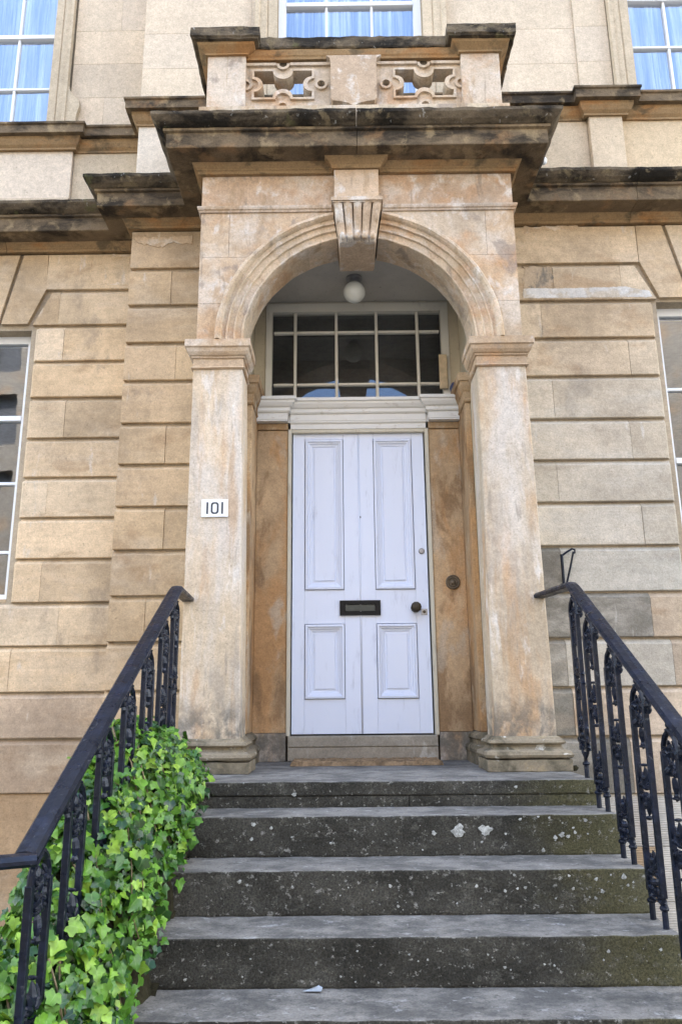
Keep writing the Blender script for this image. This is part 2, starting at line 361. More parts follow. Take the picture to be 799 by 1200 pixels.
    def build(s, name, mats, parent=None, color=None, smooth=False, autosmooth=None):
        me = bpy.data.meshes.new(name); me.from_pydata(s.v, [], s.f)
        if any(s.mi): me.polygons.foreach_set('material_index', s.mi)
        me.update()
        bm = bmesh.new(); bm.from_mesh(me); bmesh.ops.remove_doubles(bm, verts=bm.verts, dist=1e-5); bmesh.ops.recalc_face_normals(bm, faces=bm.faces); bm.to_mesh(me); bm.free()
        return link(name, me, mats, parent, color, smooth)

def sweep(path, profile, seg=.05, ranges=None, jit=0, freq=9, gap=.003, stone_len=None, cap=True):
    """sweeps profile (p outward, z) along a plan path with mitred corners.  Returns a list (one MB per stone) per path segment."""
    P = [Vector(p) for p in path]; n = len(P)
    dirs = [(P[i + 1] - P[i]).normalized() for i in range(n - 1)]; outs = [Vector((d.y, -d.x)) for d in dirs]
    def corner(i, p):
        if i == 0: return P[0] + outs[0] * p
        if i == n - 1: return P[-1] + outs[-1] * p
        o1, o2 = outs[i - 1], outs[i]
        m_ = (o1 + o2); return P[i] + m_ * (p / (1 + o1.dot(o2)))
    res = []
    for i in range(n - 1):
        L = (P[i + 1] - P[i]).length
        k = max(1, round(L / stone_len)) if stone_len else 1
        stones = []
        for j in range(k):
            a, b = L * j / k, L * (j + 1) / k
            ns = max(1, int((b - a) / seg)); mb = MB(); rows = []
            for t in range(ns + 1):
                u = t / ns; row = []
                for p, z in profile:
                    A = corner(i, p) if j == 0 else P[i] + dirs[i] * (a + gap / 2) + outs[i] * p
                    B = corner(i + 1, p) if j == k - 1 else P[i] + dirs[i] * (b - gap / 2) + outs[i] * p
                    q = A.lerp(B, u); row.append((q.x, q.y, z))
                rows.append(row)
            m_ = len(profile); vs = [v for r_ in rows for v in r_]; fs = []
            for t in range(ns):
                for q in range(m_):
                    a_, b_ = t * m_ + q, t * m_ + (q + 1) % m_
                    fs.append((a_, b_, b_ + m_, a_ + m_))
            fs += [tuple(range(m_)), tuple(range(ns * m_, ns * m_ + m_))[::-1]]
            mb.add(vs, fs)
            if jit: mb.jitter(jit, freq)
            stones.append(mb)
        res.append(stones)
    return res

def xprofile(prof, x0, x1, seg=.05, jit=0, freq=10, mis=None, seed=0):
    """closed profile in y,z extruded along x"""
    mb = MB(); ns = max(1, int((x1 - x0) / seg)); m_ = len(prof)
    vs = [(x0 + (x1 - x0) * t / ns, p[0], p[1]) for t in range(ns + 1) for p in prof]
    mb.v = vs
    for t in range(ns):
        for q in range(m_):
            a, b = t * m_ + q, t * m_ + (q + 1) % m_
            mb.f.append((a, b, b + m_, a + m_)); mb.mi.append(mis[q] if mis else 0)
    mb.f += [tuple(range(m_)), tuple(range(ns * m_, ns * m_ + m_))[::-1]]; mb.mi += [1 if mis else 0] * 2
    if jit: mb.jitter(jit, freq, seed)
    return mb

def wall_open(x0, x1, z0, z1, y0, y1, ops):
    xs = sorted({x0, x1} | {v for o in ops for v in o[:2] if x0 < v < x1}); zs = sorted({z0, z1} | {v for o in ops for v in o[2:] if z0 < v < z1})
    solid = lambda i, j: 0 <= i < len(xs) - 1 and 0 <= j < len(zs) - 1 and not any(o[0] < (xs[i] + xs[i + 1]) / 2 < o[1] and o[2] < (zs[j] + zs[j + 1]) / 2 < o[3] for o in ops)
    mb = MB()
    for i in range(len(xs) - 1):
        for j in range(len(zs) - 1):
            if not solid(i, j): continue
            a, b, c, d = xs[i], xs[i + 1], zs[j], zs[j + 1]
            mb.add([(a, y0, c), (b, y0, c), (b, y0, d), (a, y0, d)], [(0, 1, 2, 3)]); mb.add([(a, y1, c), (b, y1, c), (b, y1, d), (a, y1, d)], [(3, 2, 1, 0)])
            if not solid(i - 1, j): mb.add([(a, y0, c), (a, y1, c), (a, y1, d), (a, y0, d)], [(3, 2, 1, 0)])
            if not solid(i + 1, j): mb.add([(b, y0, c), (b, y1, c), (b, y1, d), (b, y0, d)], [(0, 1, 2, 3)])
            if not solid(i, j - 1): mb.add([(a, y0, c), (b, y0, c), (b, y1, c), (a, y1, c)], [(3, 2, 1, 0)])
            if not solid(i, j + 1): mb.add([(a, y0, d), (b, y0, d), (b, y1, d), (a, y1, d)], [(0, 1, 2, 3)])
    return mb

YB, YC = .59, .88
GZ = -1.14      # pavement level
# ------------------------------------------------------------------ ground
def sheet(name, x0, x1, y0, y1, z, m):
    o = MB().add([(x0, y0, z), (x1, y0, z), (x1, y1, z), (x0, y1, z)], [(0, 1, 2, 3)]).build(name, m); return tag(o, kind='structure')
sheet('ground', -300, 300, -300, 300, GZ - .16, M['paving'])
tag(MB().box(-60, 60, -5.6, .88, GZ - .3, GZ).build('pavement', M['paving']), kind='structure')
sheet('road', -60, 60, -20, -5.6, GZ - .14, M['asphalt'])
tag(MB().box(-60, 60, -24, -20, GZ - .3, GZ - .005).build('far_pavement', M['paving']), kind='structure')

# ------------------------------------------------------------------ the house
house = empty('townhouse', (0, 1, GZ), 'tan sandstone townhouse with an arched portico, white front door and blackened cornices', 'house')
WORLD[house.name] = Matrix.Translation((0, 1, GZ))
W_LG = (-3.5, -2.48, 1.072, 3.155); W_LU = (-3.56, -2.50, 4.9, 7.2)
W_RG = (2.17, 3.2, 1.072, 3.175); W_RU = (2.19, 3.25, 4.9, 7.2); W_CU = (-.60, .56, 4.9, 7.2); DOORWAY = (-.68, .69, .0, 3.33)
wall_open(-14, -1.63, GZ - .1, 9.6, YC + .03, YC + .33, [W_LG, W_LU]).build('wall', M['mortar'], house)
wall_open(-1.62, 14, GZ - .1, 9.6, YB + .03, YB + .33, [W_RG, W_RU, W_CU, (-.776, .776, -.1, 3.6)]).build('wall', M['mortar'], house)
MB().box(-14, -13.7, 1.22, 9, GZ, 9.6).box(13.7, 14, 1.22, 9, GZ, 9.6).box(-14, 14, 9, 9.3, GZ, 9.6).build('wall', M['mortar'], house)
MB().box(-14.2, 14.2, .4, 9.4, 9.6, 9.8).build('roof', M['slate'], house)
MB().box(-13.6, 13.6, 1.3, 8.9, 3.7, 3.9).build('floor', M['dark'], house)
MB().box(-1.9, -1.8, 1.3, 8.9, GZ, 3.7).box(1.8, 1.9, 1.3, 8.9, GZ, 3.7).box(-13.6, 13.6, 5.2, 5.3, GZ, 9.6).box(-1.5, -1.4, 1.3, 5.2, 3.9, 9.6).box(1.4, 1.5, 1.3, 5.2, 3.9, 9.6).build('partition', M['dark'], house)

# ---- channelled blocks
GR = [3.786, 3.486, 3.189, 2.893, 2.60, 2.28, 1.98, 1.68, 1.38, 1.07, .77, .46, .157, -.19]
def block(x0, x1, z0, z1, y, color, ends=(0, 0), ch=.044, dp=.040, first=False, mat='ashlar'):
    """rusticated block: square arris below, sloped chamfer above; ends=1 gives a chamfered open end"""
    g = .0012; x0 += 0 if ends[0] else g; x1 -= 0 if ends[1] else g
    if first: ch = .004; dp = .004
    y += random.uniform(-.002, .002); yb = y + .12; b = .004; mb = MB(); nc = 5; o_ = random.random() * 50
    wob = lambda x, k, a: a * noise.noise(Vector((x * 7, k, o_))) + a * .8 * max(0, noise.noise(Vector((x * 17, k + 3, o_))))
    xs_ = [x0 + (x1 - x0) * t / (nc - 1) for t in range(nc)]
    if ends[0]: xs_ = [x0, x0 + .018] + xs_[1:]
    if ends[1]: xs_ = xs_[:-1] + [x1 - .018, x1]
    m_ = len(xs_); vs = []
    for k, x in enumerate(xs_):
        back = .02 if (ends[0] and k == 0) or (ends[1] and k == m_ - 1) else 0
        vs += [(x, y + b + back, z0), (x, y + back, z0 + b + wob(x, 1, .004)), (x, y + back, z1 - ch + (wob(x, 5, .005) if not first else 0)), (x, y + max(dp, back), z1), (x, yb, z1), (x, yb, z0)]
    fs = [(k * 6 + q, k * 6 + (q + 1) % 6, (k + 1) * 6 + (q + 1) % 6, (k + 1) * 6 + q) for k in range(m_ - 1) for q in range(6)] + [tuple(range(6)), tuple(range((m_ - 1) * 6, m_ * 6))]
    return mb.add(vs, fs).build('stone_block', M[mat], house, color)
EYE = Vector((-.104, -4.4397, .3889))   # survey point the joint positions were measured from
def lerp(a, b, t): return tuple(x + (y - x) * t for x, y in zip(a, b))
def px(yv, u, v):
    """X on the plane y=yv of a point seen at u,v (of 799x1200)"""
    d = (_F + _R2 * ((u - 399.5) / 897.66) + _U2 * ((600 - v) / 897.66)); t = (yv - EYE.y) / d.y
    return EYE.x + d.x * t
# left wall (plane C), blocks run from the window jamb to the quoin strip; far side of the window continues
JC = {1: (70, 360), 2: (75, 400), 4: (76, 490), 6: (55, 585), 8: (48, 680), 9: (68, 732), 10: (11, 785)}
for k in range(13):
    z1, z0 = GR[k], GR[k + 1]; x1 = -1.64
    xl = -2.44
    if z0 < .9: xl = -3.6
    xs = [xl]
    if k in JC: xs.append(px(YC, *JC[k]))
    elif z0 < .9: xs.append(-2.75)
    xs.append(x1)
    if k == 0:
        xs = [-2.387, x1]
    for a, b in zip(xs, xs[1:]):
        if k == 1 and a == xl:
            MB().prism([(-2.466, z0), (b - .0012, z0), (b - .0012, z1 - .03), (-2.335, z1 - .03)], YC, YC + .12).build('stone_block', M['ashlar'], house, TAN); continue
        c = lerp(TAN, BUFF, random.random()); 
        if k >= 11: c = lerp(c, (.44, .31, .21), .6)
        block(a, b, z0, z1, YC, c, (1 if a == xl and z0 >= .9 else 0, 0), first=(k == 0))
    if k >= 1:
        for a, b in ((-5.6, -4.6), (-4.6, -3.54)): block(a, b, z0, z1, YC, lerp(TAN, BUFF, random.random()))
def vous(poly, y, col): 
    f = MB(); n = len(poly); cx = sum(p[0] for p in poly) / n; cz = sum(p[1] for p in poly) / n
    f.prism(poly, y - .002, y + .12)
    return f.build('voussoir', M['ashlar'], house, col)
vous([(-2.505, 3.197), (-2.384, 3.490), (-2.391, 3.783), (-2.581, 3.783), (-2.705, 3.197)], YC, TAN)
vous([(-2.73, 3.197), (-2.612, 3.783), (-2.85, 3.783), (-2.92, 3.197)], YC, TAN)
vous([(-3.26, 3.197), (-3.4, 3.783), (-3.12, 3.783), (-3.06, 3.197), (-3.06, 3.19)], YC, TAN2)
vous([(-3.055, 3.197), (-3.115, 3.783), (-2.86, 3.783), (-2.925, 3.197)], YC, BUFF)
vous([(-3.54, 3.197), (-3.66, 3.486), (-3.66, 3.783), (-3.41, 3.783), (-3.27, 3.197)], YC, TAN2)
# quoin strip (plane B, left of the portico)
JB = {1: (201, 330), 3: (206, 425), 5: (194, 520), 7: (192, 620), 9: (170, 720), 11: (180, 830)}
for k in range(13):
    z1, z0 = GR[k], GR[k + 1]
    xs = [-1.66] + ([px(YB, *JB[k])] if k in JB else []) + [-1.03]
    for a, b in zip(xs, xs[1:]):
        o = block(a, b, z0, z1, YB, lerp(TAN, TAN2, random.random()), (0, 0), first=(k == 0)) 
MB().box(-1.638, -1.5, YB + .125, YC + .02, -.19, 3.786).build('quoin_core', M['mortar'], house)
for k in range(13):      # side returns of the quoins
    z1, z0 = GR[k], GR[k + 1]
    MB().box(-1.6585, -1.639, YB + .124, YC + .025, z0, z1 - .03).build('quoin_return', M['ashlar'], house, TAN)
# right wall (plane B)
JR = {0: [], 1: [(648, 330), (727, 330)], 2: [(634, 372)], 3: [(737, 417)], 4: [(648, 465)], 5: [(739, 514)], 6: [(653, 562)], 7: [(753, 612)], 8: [(658, 665)], 9: [(763, 718)], 10: [(664, 775), (789, 775)], 11: [(672, 830)], 12: [(740, 890)]}
for k in range(13):
    z1, z0 = GR[k], GR[k + 1]; xr = 2.135 if z0 > .9 else 3.4
    xs = [1.03] + [px(YB, *j) for j in JR[k]] + [xr]
    if k == 0: xs[-1] = 2.068
    for i, (a, b) in enumerate(zip(xs, xs[1:])):
        g = min(1, max(0, (3.1 - z0) / 1.2)); c = lerp(lerp(TAN, BUFF, random.random()), GREY, g * random.uniform(.55, 1.0))
        if k >= 9 and i == len(xs) - 2: c = lerp(c, (.46, .345, .235), .7)
        if i == 0 and k >= 8: c = lerp(c, (.17, .155, .125), .85)
        if k == 1 and b == xr:
            MB().prism([(a + .0012, z0), (2.165, z0), (2.03, z1 - .03), (a + .0012, z1 - .03)], YB, YB + .12).build('stone_block', M['ashlar'], house, BUFF); continue
        block(a, b, z0, z1, YB, c, (0, 1 if (b == xr and z0 > .9) else 0), first=(k == 0), mat='ashlar_grey' if k >= 4 and not (k >= 9 and i == len(xs) - 2) else 'ashlar')
    if k >= 1:
        for a, b in ((3.24, 4.2), (4.2, 5.2)):
            if z0 < .9 and a < 3.5: a = 3.4
            block(a, b, z0, z1, YB, lerp(TAN, BUFF, random.random()))
vous([(2.189, 3.198), (2.395, 3.198), (2.262, 3.785), (2.072, 3.785), (2.07, 3.492)], YB, TAN)
vous([(2.42, 3.198), (2.58, 3.198), (2.53, 3.785), (2.292, 3.785)], YB, BUFF)
vous([(2.585, 3.198), (2.80, 3.198), (2.85, 3.785), (2.535, 3.785)], YB, TAN2)
vous([(2.805, 3.198), (2.96, 3.198), (3.09, 3.785), (2.855, 3.785)], YB, BUFF)
vous([(2.985, 3.198), (3.19, 3.198), (3.31, 3.492), (3.31, 3.785), (3.12, 3.785)], YB, TAN2)
# basement course of droved stone under the plinth
for a, b, c in ((1.03, 1.62, (.52, .47, .39)), (1.622, 1.80, (.50, .44, .36)), (1.802, 2.6, (.52, .47, .39)), (2.602, 3.4, GREY)):
    for z0, z1 in ((-.50, -.195), (-.81, -.503), (-1.14, -.813)):
        cc = c
        if z0 == -.81 and a < 1.8 and a > 1.5: cc = (.42, .29, .17)
        MB().bbox(a + .001, b - .001, YB + .02, YB + .14, z0, z1, .003).build('stone_block', M['droved'], house, cc)
for a, b in ((-3.6, -2.72), (-2.718, -2.0), (-1.998, -1.655)):
    for z0, z1 in ((-.62, -.195), (-1.14, -.623)):
        MB().bbox(a + .001, b - .001, YC + .02, YC + .14, z0, z1, .003).build('stone_block', M['ashlar'], house, (.44, .29, .16))
MB().bbox(-1.66, -1.03, YB + .02, YB + .14, -1.14, -.195, .003).build('stone_block', M['ashlar'], house, TAN2)

# repairs and spalls: thin irregular skins on the blocks
def pxz(yv, u, v):
    d = (_F + _R2 * ((u - 399.5) / 897.66) + _U2 * ((600 - v) / 897.66)); o_ = EYE; t = (yv - o_.y) / d.y
    return o_.x + d.x * t, o_.z + d.z * t
def patch(yv, pts, m, th=.003, rag=.010):
    P = [pxz(yv, *p) for p in pts]; out = []
    for (a, b) in zip(P, P[1:] + P[:1]):
        k = max(2, int(math.hypot(b[0] - a[0], b[1] - a[1]) / .007))
        for i in range(k): 
            q = (a[0] + (b[0] - a[0]) * i / k, a[1] + (b[1] - a[1]) * i / k); nn = noise.noise_vector(Vector((q[0] * 23, q[1] * 23, yv))) + noise.noise_vector(Vector((q[0] * 61, q[1] * 61, yv))) * .7 + noise.noise_vector(Vector((q[0] * 150, q[1] * 150, yv))) * .4
            out.append((q[0] + nn.x * rag * 1.3, q[1] + nn.y * rag * 1.3))
    MB().prism(out, yv - th, yv + .01).build('repair_patch', M[m], house)
M['cement'] = stone('cement_skin', [((8, 8, 8), 8, .5, .62, (.40, .36, .31), .7, None)], base=(.42, .365, .295))
M['limewash'] = stone('pale_skin', [((7, 7, 9), 9, .42, .56, (.50, .35, .21), .9, None)], base=(.62, .50, .37))
M['whiteskin'] = stone('white_skin', [((7, 7, 9), 9, .44, .58, (.47, .39, .29), .85, None)], base=(.60, .56, .50))
M['sootskin'] = stone('soot_skin', [((9, 9, 6), 9, .40, .54, (.44, .33, .215), .9, None)], base=(.22, .19, .15))
patch(YB, [(613, 338), (664, 338), (733, 336), (760, 341), (764, 348), (613, 349.5)], 'whiteskin', .003, .004)
patch(YB, [(613, 313), (640, 313), (648, 322), (645, 337), (613, 337)], 'sootskin', .002, .016)
patch(YC, [(104, 318), (112, 300.5), (128, 299), (153, 298.5), (153, 335), (138, 333), (112, 333)], 'limewash', .003, .016)
patch(YB, [(158, 278), (225, 277), (226, 287), (205, 284), (185, 290), (160, 284)], 'limewash', .003, .012)
patch(YB, [(613, 266), (676, 264), (676, 269), (640, 270), (614, 274)], 'limewash', .002, .008)

# ---- upper wall ashlar with fine joints
def ashlar(x0, x1, z0, z1, y, ops, jx, hh=.335):
    rows = []; z = z0
    while z < z1 - .05:
        rows.append((z, min(z + hh, z1))); z += hh
    for ri, (a, b) in enumerate(rows):
        xs = [x0]; x = x0 + (.45 if ri % 2 else .85)
        while x < x1 - .3: xs.append(x); x += random.choice((.7, .8, .9))
        xs.append(x1)
        for p, q in zip(xs, xs[1:]):
            cut = [(p, q)]
            for o in ops:
                if o[2] < b - .01 and o[3] > a + .01:
                    nc = []
                    for s0, s1 in cut:
                        if s1 <= o[0] or s0 >= o[1]: nc.append((s0, s1)); continue
                        if o[0] > s0: nc.append((s0, o[0]))
                        if o[1] < s1: nc.append((o[1], s1))
                    cut = nc
            for s0, s1 in cut:
                if s1 - s0 < .02: continue
                MB().bbox(s0 + .0005, s1 - .0005, y, y + .12, a + .0005, b - .0005, .0012).build('ashlar_stone', M['ashlar_up'], house, lerp((.61, .49, .345), (.58, .475, .35), random.random()))
exp = lambda o, e: (o[0] - e, o[1] + e, o[2], o[3] + e)
ashlar(-5.4, -1.64, 4.905, 7.2, YC, [exp(W_LU, .17)], None)
ashlar(-1.66, 1.76, 4.905, 7.2, YB, [exp(W_CU, .17)], None)
ashlar(1.76, 4.6, 4.905, 7.2, YB - .02, [exp(W_RU, .17)], None)
MB().box(-1.658, -1.63, YB + .123, YC + .026, 4.07, 7.2).build('quoin_return', M['ashlar_up'], house, (.55, .43, .29))
def band(x0, x1, z0, z1, y, xs, col, mat='ashlar_up'):
    e = [x0] + list(xs) + [x1]
    for a, b in zip(e, e[1:]):
        MB().bbox(a + .0007, b - .0007, y, y + .12, z0 + .0007, z1 - .0007, .0014).build('ashlar_stone', M[mat], house, col)
PAL = (.56, .45, .31)
band(-5.4, -2.26, 4.27, 4.705, YC - .03, (-3.7,), (.60, .50, .38)); band(-2.258, -1.64, 4.27, 4.705, YC, (), PAL)
band(-5.4, -2.26, 4.05, 4.268, YC - .045, (-3.5,), (.52, .42, .30)); band(-2.258, -1.64, 4.05, 4.268, YC - .012, (), (.5, .41, .3))
band(-1.66, 1.0, 4.27, 4.705, YB, (-1.1,), (.63, .54, .42)); band(-1.66, 1.0, 4.05, 4.268, YB - .012, (-.9,), (.62, .56, .47))
band(1.002, 1.79, 4.27, 4.705, YB, (), PAL); band(1.002, 1.77, 4.05, 4.268, YB - .012, (), (.46, .38, .28))
band(2.046, 4.6, 4.27, 4.705, YB, (3.2,), (.60, .46, .29)); band(2.046, 4.6, 4.05, 4.23, YB - .012, (3.0,), PAL)
MB().bbox(1.792, 2.044, YB - .05, YB + .1, 4.23, 4.72, .003).build('pedestal', M['ashlar_up'], house, PAL)
MB().bbox(1.785, 2.18, YB - .062, YB + .1, 4.05, 4.228, .003).build('pedestal', M['ashlar_up'], house, PAL)

# ---- main cornice, mitred round the wall, quoin strip and portico
TOPZ = 4.068
corn = [(-.03, 3.862), (.05, 3.862), (.205, 3.860), (.205, 3.972), (.222, 3.978), (.222, 3.990), (.236, 3.996), (.262, 4.012), (.283, 4.036), (.290, 4.046), (.290, TOPZ), (.0, TOPZ + .03), (-.03, TOPZ + .03)]
bedp = [(-.02, 3.795), (.028, 3.795), (.028, 3.815), (.036, 3.821), (.036, 3.828), (.058, 3.848), (.064, 3.8605), (-.02, 3.8605)]
PATH = [(-9, YC), (-1.66, YC), (-1.66, YB), (-1.027, YB), (-1.027, 0), (1.027, 0), (1.027, YB), (9, YB)]
cyma = [(.0, 3.993), (.228, 3.993), (.236, 3.996), (.262, 4.012), (.283, 4.036), (.290, 4.046), (.291, TOPZ), (.0, TOPZ + .03)]
coro = [(-.03, 3.862), (.05, 3.862), (.203, 3.860), (.206, 3.866), (.206, 3.968), (.224, 3.974), (.224, 3.992), (-.03, 3.992)]
for prof, mt, nm in ((cyma, 'crust', 'cornice_cap'), (coro, 'corona', 'cornice_corona'), (bedp, 'bed', 'bed_moulding')):
    for stones in sweep(PATH, prof, .03, jit=.006 if mt == 'crust' else .002, freq=8, stone_len=1.03, gap=.004):
        for mb in stones: mb.build(nm, M[mt], house)
# ---- sill course
sillp = [(-.02, 4.70), (.012, 4.70), (.012, 4.716), (.030, 4.735), (.046, 4.765), (.05, 4.80), (.088, 4.80), (.088, 4.868), (.10, 4.876), (.10, 4.893), (.0, 4.908), (-.02, 4.908)]
SP = [(-9, YC - .02), (-2.26, YC - .02), (-2.26, YC + .005), (-1.66, YC + .005), (-1.66, YB), (1.76, YB), (1.76, YB - .055), (2.085, YB - .055), (2.085, YB), (9, YB)]
SP = [(-9, YC - .045), (-2.24, YC - .045), (-2.24, YC), (-1.66, YC), (-1.66, YB), (1.765, YB), (1.765, YB - .055), (2.075, YB - .055), (2.075, YB - .004), (9, YB - .004)]
up_s = [(p, z) for p, z in sillp if z >= 4.80]; up_s[0] = (-.02, 4.801); up_s = [(-.02, 4.801), (.088, 4.801)] + [q for q in up_s if q[1] > 4.802]
lo_s = [(p, z) for p, z in sillp if z <= 4.80][:-1] + [(-.02, 4.80)]
for prof, mt in ((up_s, 'corona'), (lo_s, 'bed')):
    for stones in sweep(SP, prof, .06, jit=.0015, freq=8, stone_len=1.4):
        for mb in stones: mb.build('sill_course', M[mt], house, None)

# ---- windows
def window(op, y, rails, bars, inset=.12, panes_z=None, curtain=None, wid=.045, glass_m='glass'):
    x0, x1, z0, z1 = op; yf = y + inset; fr = MB()
    fr.box(x0, x0 + wid, yf, yf + .07, z0, z1).box(x1 - wid, x1, yf, yf + .07, z0, z1).box(x0 + wid, x1 - wid, yf, yf + .07, z1 - .06, z1).box(x0 + wid, x1 - wid, yf, yf + .07, z0, z0 + .07)
    f = fr.build('window', M['sash'], house)
    zs = [z0 + .07] + sorted(rails) + [z1 - .06]
    for z in rails:
        h = .02 if z in bars[1] else .011
        MB().bbox(x0 + wid, x1 - wid, yf + .005 - (.012 if h > .015 else 0), yf + .05, z - h, z + h, .003).build('glazing_bar' if h < .015 else 'sash_rail', M['sash'], f)
    xs = [x0 + wid] + bars[0] + [x1 - wid]
    for x in bars[0]:
        for a, b in zip(zs, zs[1:]):
            MB().bbox(x - .010, x + .010, yf + .008, yf + .048, a + .012, b - .012, .003).build('glazing_bar', M['sash'], f)
    for a, b in zip(xs, xs[1:]):
        for c, d in zip(zs, zs[1:]):
            tl = random.uniform(-.002, .002); tz = random.uniform(-.002, .002)
            MB().add([(a - .004, yf + .028 + tl, c - .004), (b + .004, yf + .028 - tl, c - .004), (b + .004, yf + .028 - tl + tz, d + .004), (a - .004, yf + .028 + tl + tz, d + .004)], [(0, 1, 2, 3)]).build('pane', M[glass_m], f)
    return f
def xbars(op, n, wid=.045): return [op[0] + wid + (op[1] - op[0] - 2 * wid) * i / n for i in range(1, n)]
window(W_LG, YC, [1.45, 1.97, 2.48], (xbars(W_LG, 3)[:0], [2.48]), .13, glass_m='glass_low', wid=.06)
window(W_RG, YB, [1.45, 2.0, 2.54], (xbars(W_RG, 3)[:0], [2.0]), .13, glass_m='glass_low', wid=.055)
window(W_LU, YC, [5.45, 5.98, 6.5], ([-3.22, -2.87], [5.98]), .12)
window(W_RU, YB, [5.51, 5.98, 6.6], ([2.565, 2.90], [5.98]), .12)
window(W_CU, YB, [5.45, 5.95, 6.5], ([-.21, .16], [5.95]), .10, wid=.06)
MB().box(-3.498, -2.482, YC + .028, YC + .128, 1.0725, 1.095).build('window_sill', M['ashlar'], house, TAN); MB().box(2.172, 3.198, YB + .028, YB + .128, 1.0725, 1.095).build('window_sill', M['ashlar'], house, TAN)
def curtain(op, y, label, drop=0):
    mb = MB(); n = 110; rows = 8; x0, x1, z0, z1 = op; vs = []
    for j in range(rows + 1):
        for i in range(n + 1):
            u = i / n; z = z0 + (z1 - z0) * j / rows; x = x0 + (x1 - x0) * u
            vs.append((x, y + .35 + .05 * math.sin(u * 31 + 2.2 * math.sin(u * 7) + .6 * math.sin(j * .7)) + .02 * math.sin(u * 83 + j * .3), z + .02))
    mb.add(vs, [(j * (n + 1) + i, j * (n + 1) + i + 1, (j + 1) * (n + 1) + i + 1, (j + 1) * (n + 1) + i) for j in range(rows) for i in range(n)])
    tag(mb.build('curtain', M['curtain'], None, None, True), label, 'curtain', 'net curtains in the upper windows')
curtain(W_LU, YC, 'white net curtain behind the upper left window panes'); curtain(W_RU, YB, 'white net curtain hanging behind the upper right window'); curtain(W_CU, YB, 'white net curtain behind the window above the balcony')
# upper window architraves
def architrave(x0, x1, z0, z1, y, inner):
    """moulded upright; inner = +1 when the opening lies at larger x"""
    w_ = x1 - x0; prof = [(0, .0), (.0, .05), (.18, .05), (.22, .035), (.5, .035), (.56, .02), (.62, .028), (1, .028), (1, .0)]
    mb = MB(); m_ = len(prof); vs = []
    for z in (z0, z1):
        for u, p in prof: vs.append((x0 + w_ * u if inner > 0 else x1 - w_ * u, y - p + .0, z))
    mb.add(vs, [(i, (i + 1) % m_, (i + 1) % m_ + m_, i + m_) for i in range(m_)] + [tuple(range(m_)), tuple(range(m_, 2 * m_))])
    return mb.build('architrave', M['ashlar_up'], house, (.52, .42, .29))
architrave(-2.50, -2.345, 4.9, 7.2, YC, -1); architrave(2.025, 2.19, 4.9, 7.2, YB - .02, 1)
architrave(-.775, -.60, 4.9, 7.2, YB, 1); architrave(.56, .745, 4.9, 7.2, YB, -1); architrave(-3.72, -3.56, 4.9, 7.2, YC, 1); architrave(3.25, 3.41, 4.9, 7.2, YB - .02, -1)
for a, b, y in ((-2.50, -2.47, YC), (2.165, 2.19, YB), (-.63, -.60, YB), (.56, .59, YB)): pass
# scrolled foot of the left architrave
MB().prism([(-2.345, 5.36), (-2.335, 5.30), (-2.30, 5.24), (-2.245, 5.19), (-2.235, 5.13), (-2.255, 5.05), (-2.265, 4.91), (-2.345, 4.91)], YC - .04, YC + .01).build('architrave_foot', M['ashlar_up'], house, (.52, .42, .29))

# ------------------------------------------------------------------ portico
SPR, RI, RO = 2.59, .733, .905
def pier(sg):
    # measured: shaft edges lean slightly
    if sg < 0: xo0, xo1, xi0, xi1 = -1.046, -1.040, -.70, -.733
    else: xo0, xo1, xi0, xi1 = 1.063, 1.036, .722, .734
    z0, z1 = .16, 2.43
    mb = MB(); n = 24; vs = []
    for i in range(n + 1):
        u = i / n; z = z0 + (z1 - z0) * u; a = xo0 + (xo1 - xo0) * u; b = xi0 + (xi1 - xi0) * u
        c = .006; s = 1 if b > a else -1
        ring = [(a, .25), (a, c), (a + s * c, 0), (a + s * abs(b - a) * .33, 0), (a + s * abs(b - a) * .66, 0), (b - s * c, 0), (b, c), (b, .12), (b, .25)]
        for x, y in ring: vs.append((x, y, z))
    m_ = 9
    mb.add(vs, [(i * m_ + q, i * m_ + (q + 1) % m_, (i + 1) * m_ + (q + 1) % m_, (i + 1) * m_ + q) for i in range(n) for q in range(m_)] + [tuple(range(m_)), tuple(range(n * m_, n * m_ + m_))])
    mb.jitter(.0025, 5); sh = mb.build('pier', M['pier'], house, (.53, .415, .285))
    xi, xo = sg * .734, sg * 1.038
    a, b = (xo, xi) if sg < 0 else (xi, xo)
    path = [(a, .25), (a, 0), (b, 0), (b, .25)]
    capp = [(-.05, 2.405), (.008, 2.405), (.016, 2.412), (.008, 2.420), (.004, 2.424), (.004, 2.474), (.014, 2.478), (.014, 2.488), (.024, 2.494), (.036, 2.512), (.042, 2.535), (.052, 2.542), (.052, 2.588), (-.05, 2.592)]
    for stones in sweep(path, capp, .05, jit=.002, freq=11):
        for q in stones: q.build('capital', M['portico'], sh, (.50, .36, .23))
    MB().box(a + .02, b - .02, .02, .25, 2.41, 2.59).build('capital_core', M['portico'], sh, (.50, .36, .23))
    plin = [(-.05, .0), (.058, .0), (.062, .004), (.062, .062), (-.05, .066)]
    tor = [(-.05, .066), (.048, .066), (.066, .074), (.072, .087), (.066, .102), (.048, .110), (.030, .114), (.020, .126), (.022, .138), (.036, .142), (.042, .150), (.036, .162), (.022, .168), (.016, .178), (.0, .186), (-.05, .186)]
    xi = sg * (.70 if sg < 0 else .722); a, b = (sg * 1.055, xi) if sg < 0 else (xi, sg * 1.06)
    path = [(a, .25), (a, 0), (b, 0), (b, .25)]
    for prof, nm in ((plin, 'plinth'), (tor, 'base')):
        for stones in sweep(path, prof, .04, jit=.004, freq=12):
            for q in stones: q.build(nm, M['pierbase'], sh)
    MB().box(a + .03, b - .03, .03, .25, .001, .185).build('base_core', M['pierbase'], sh)
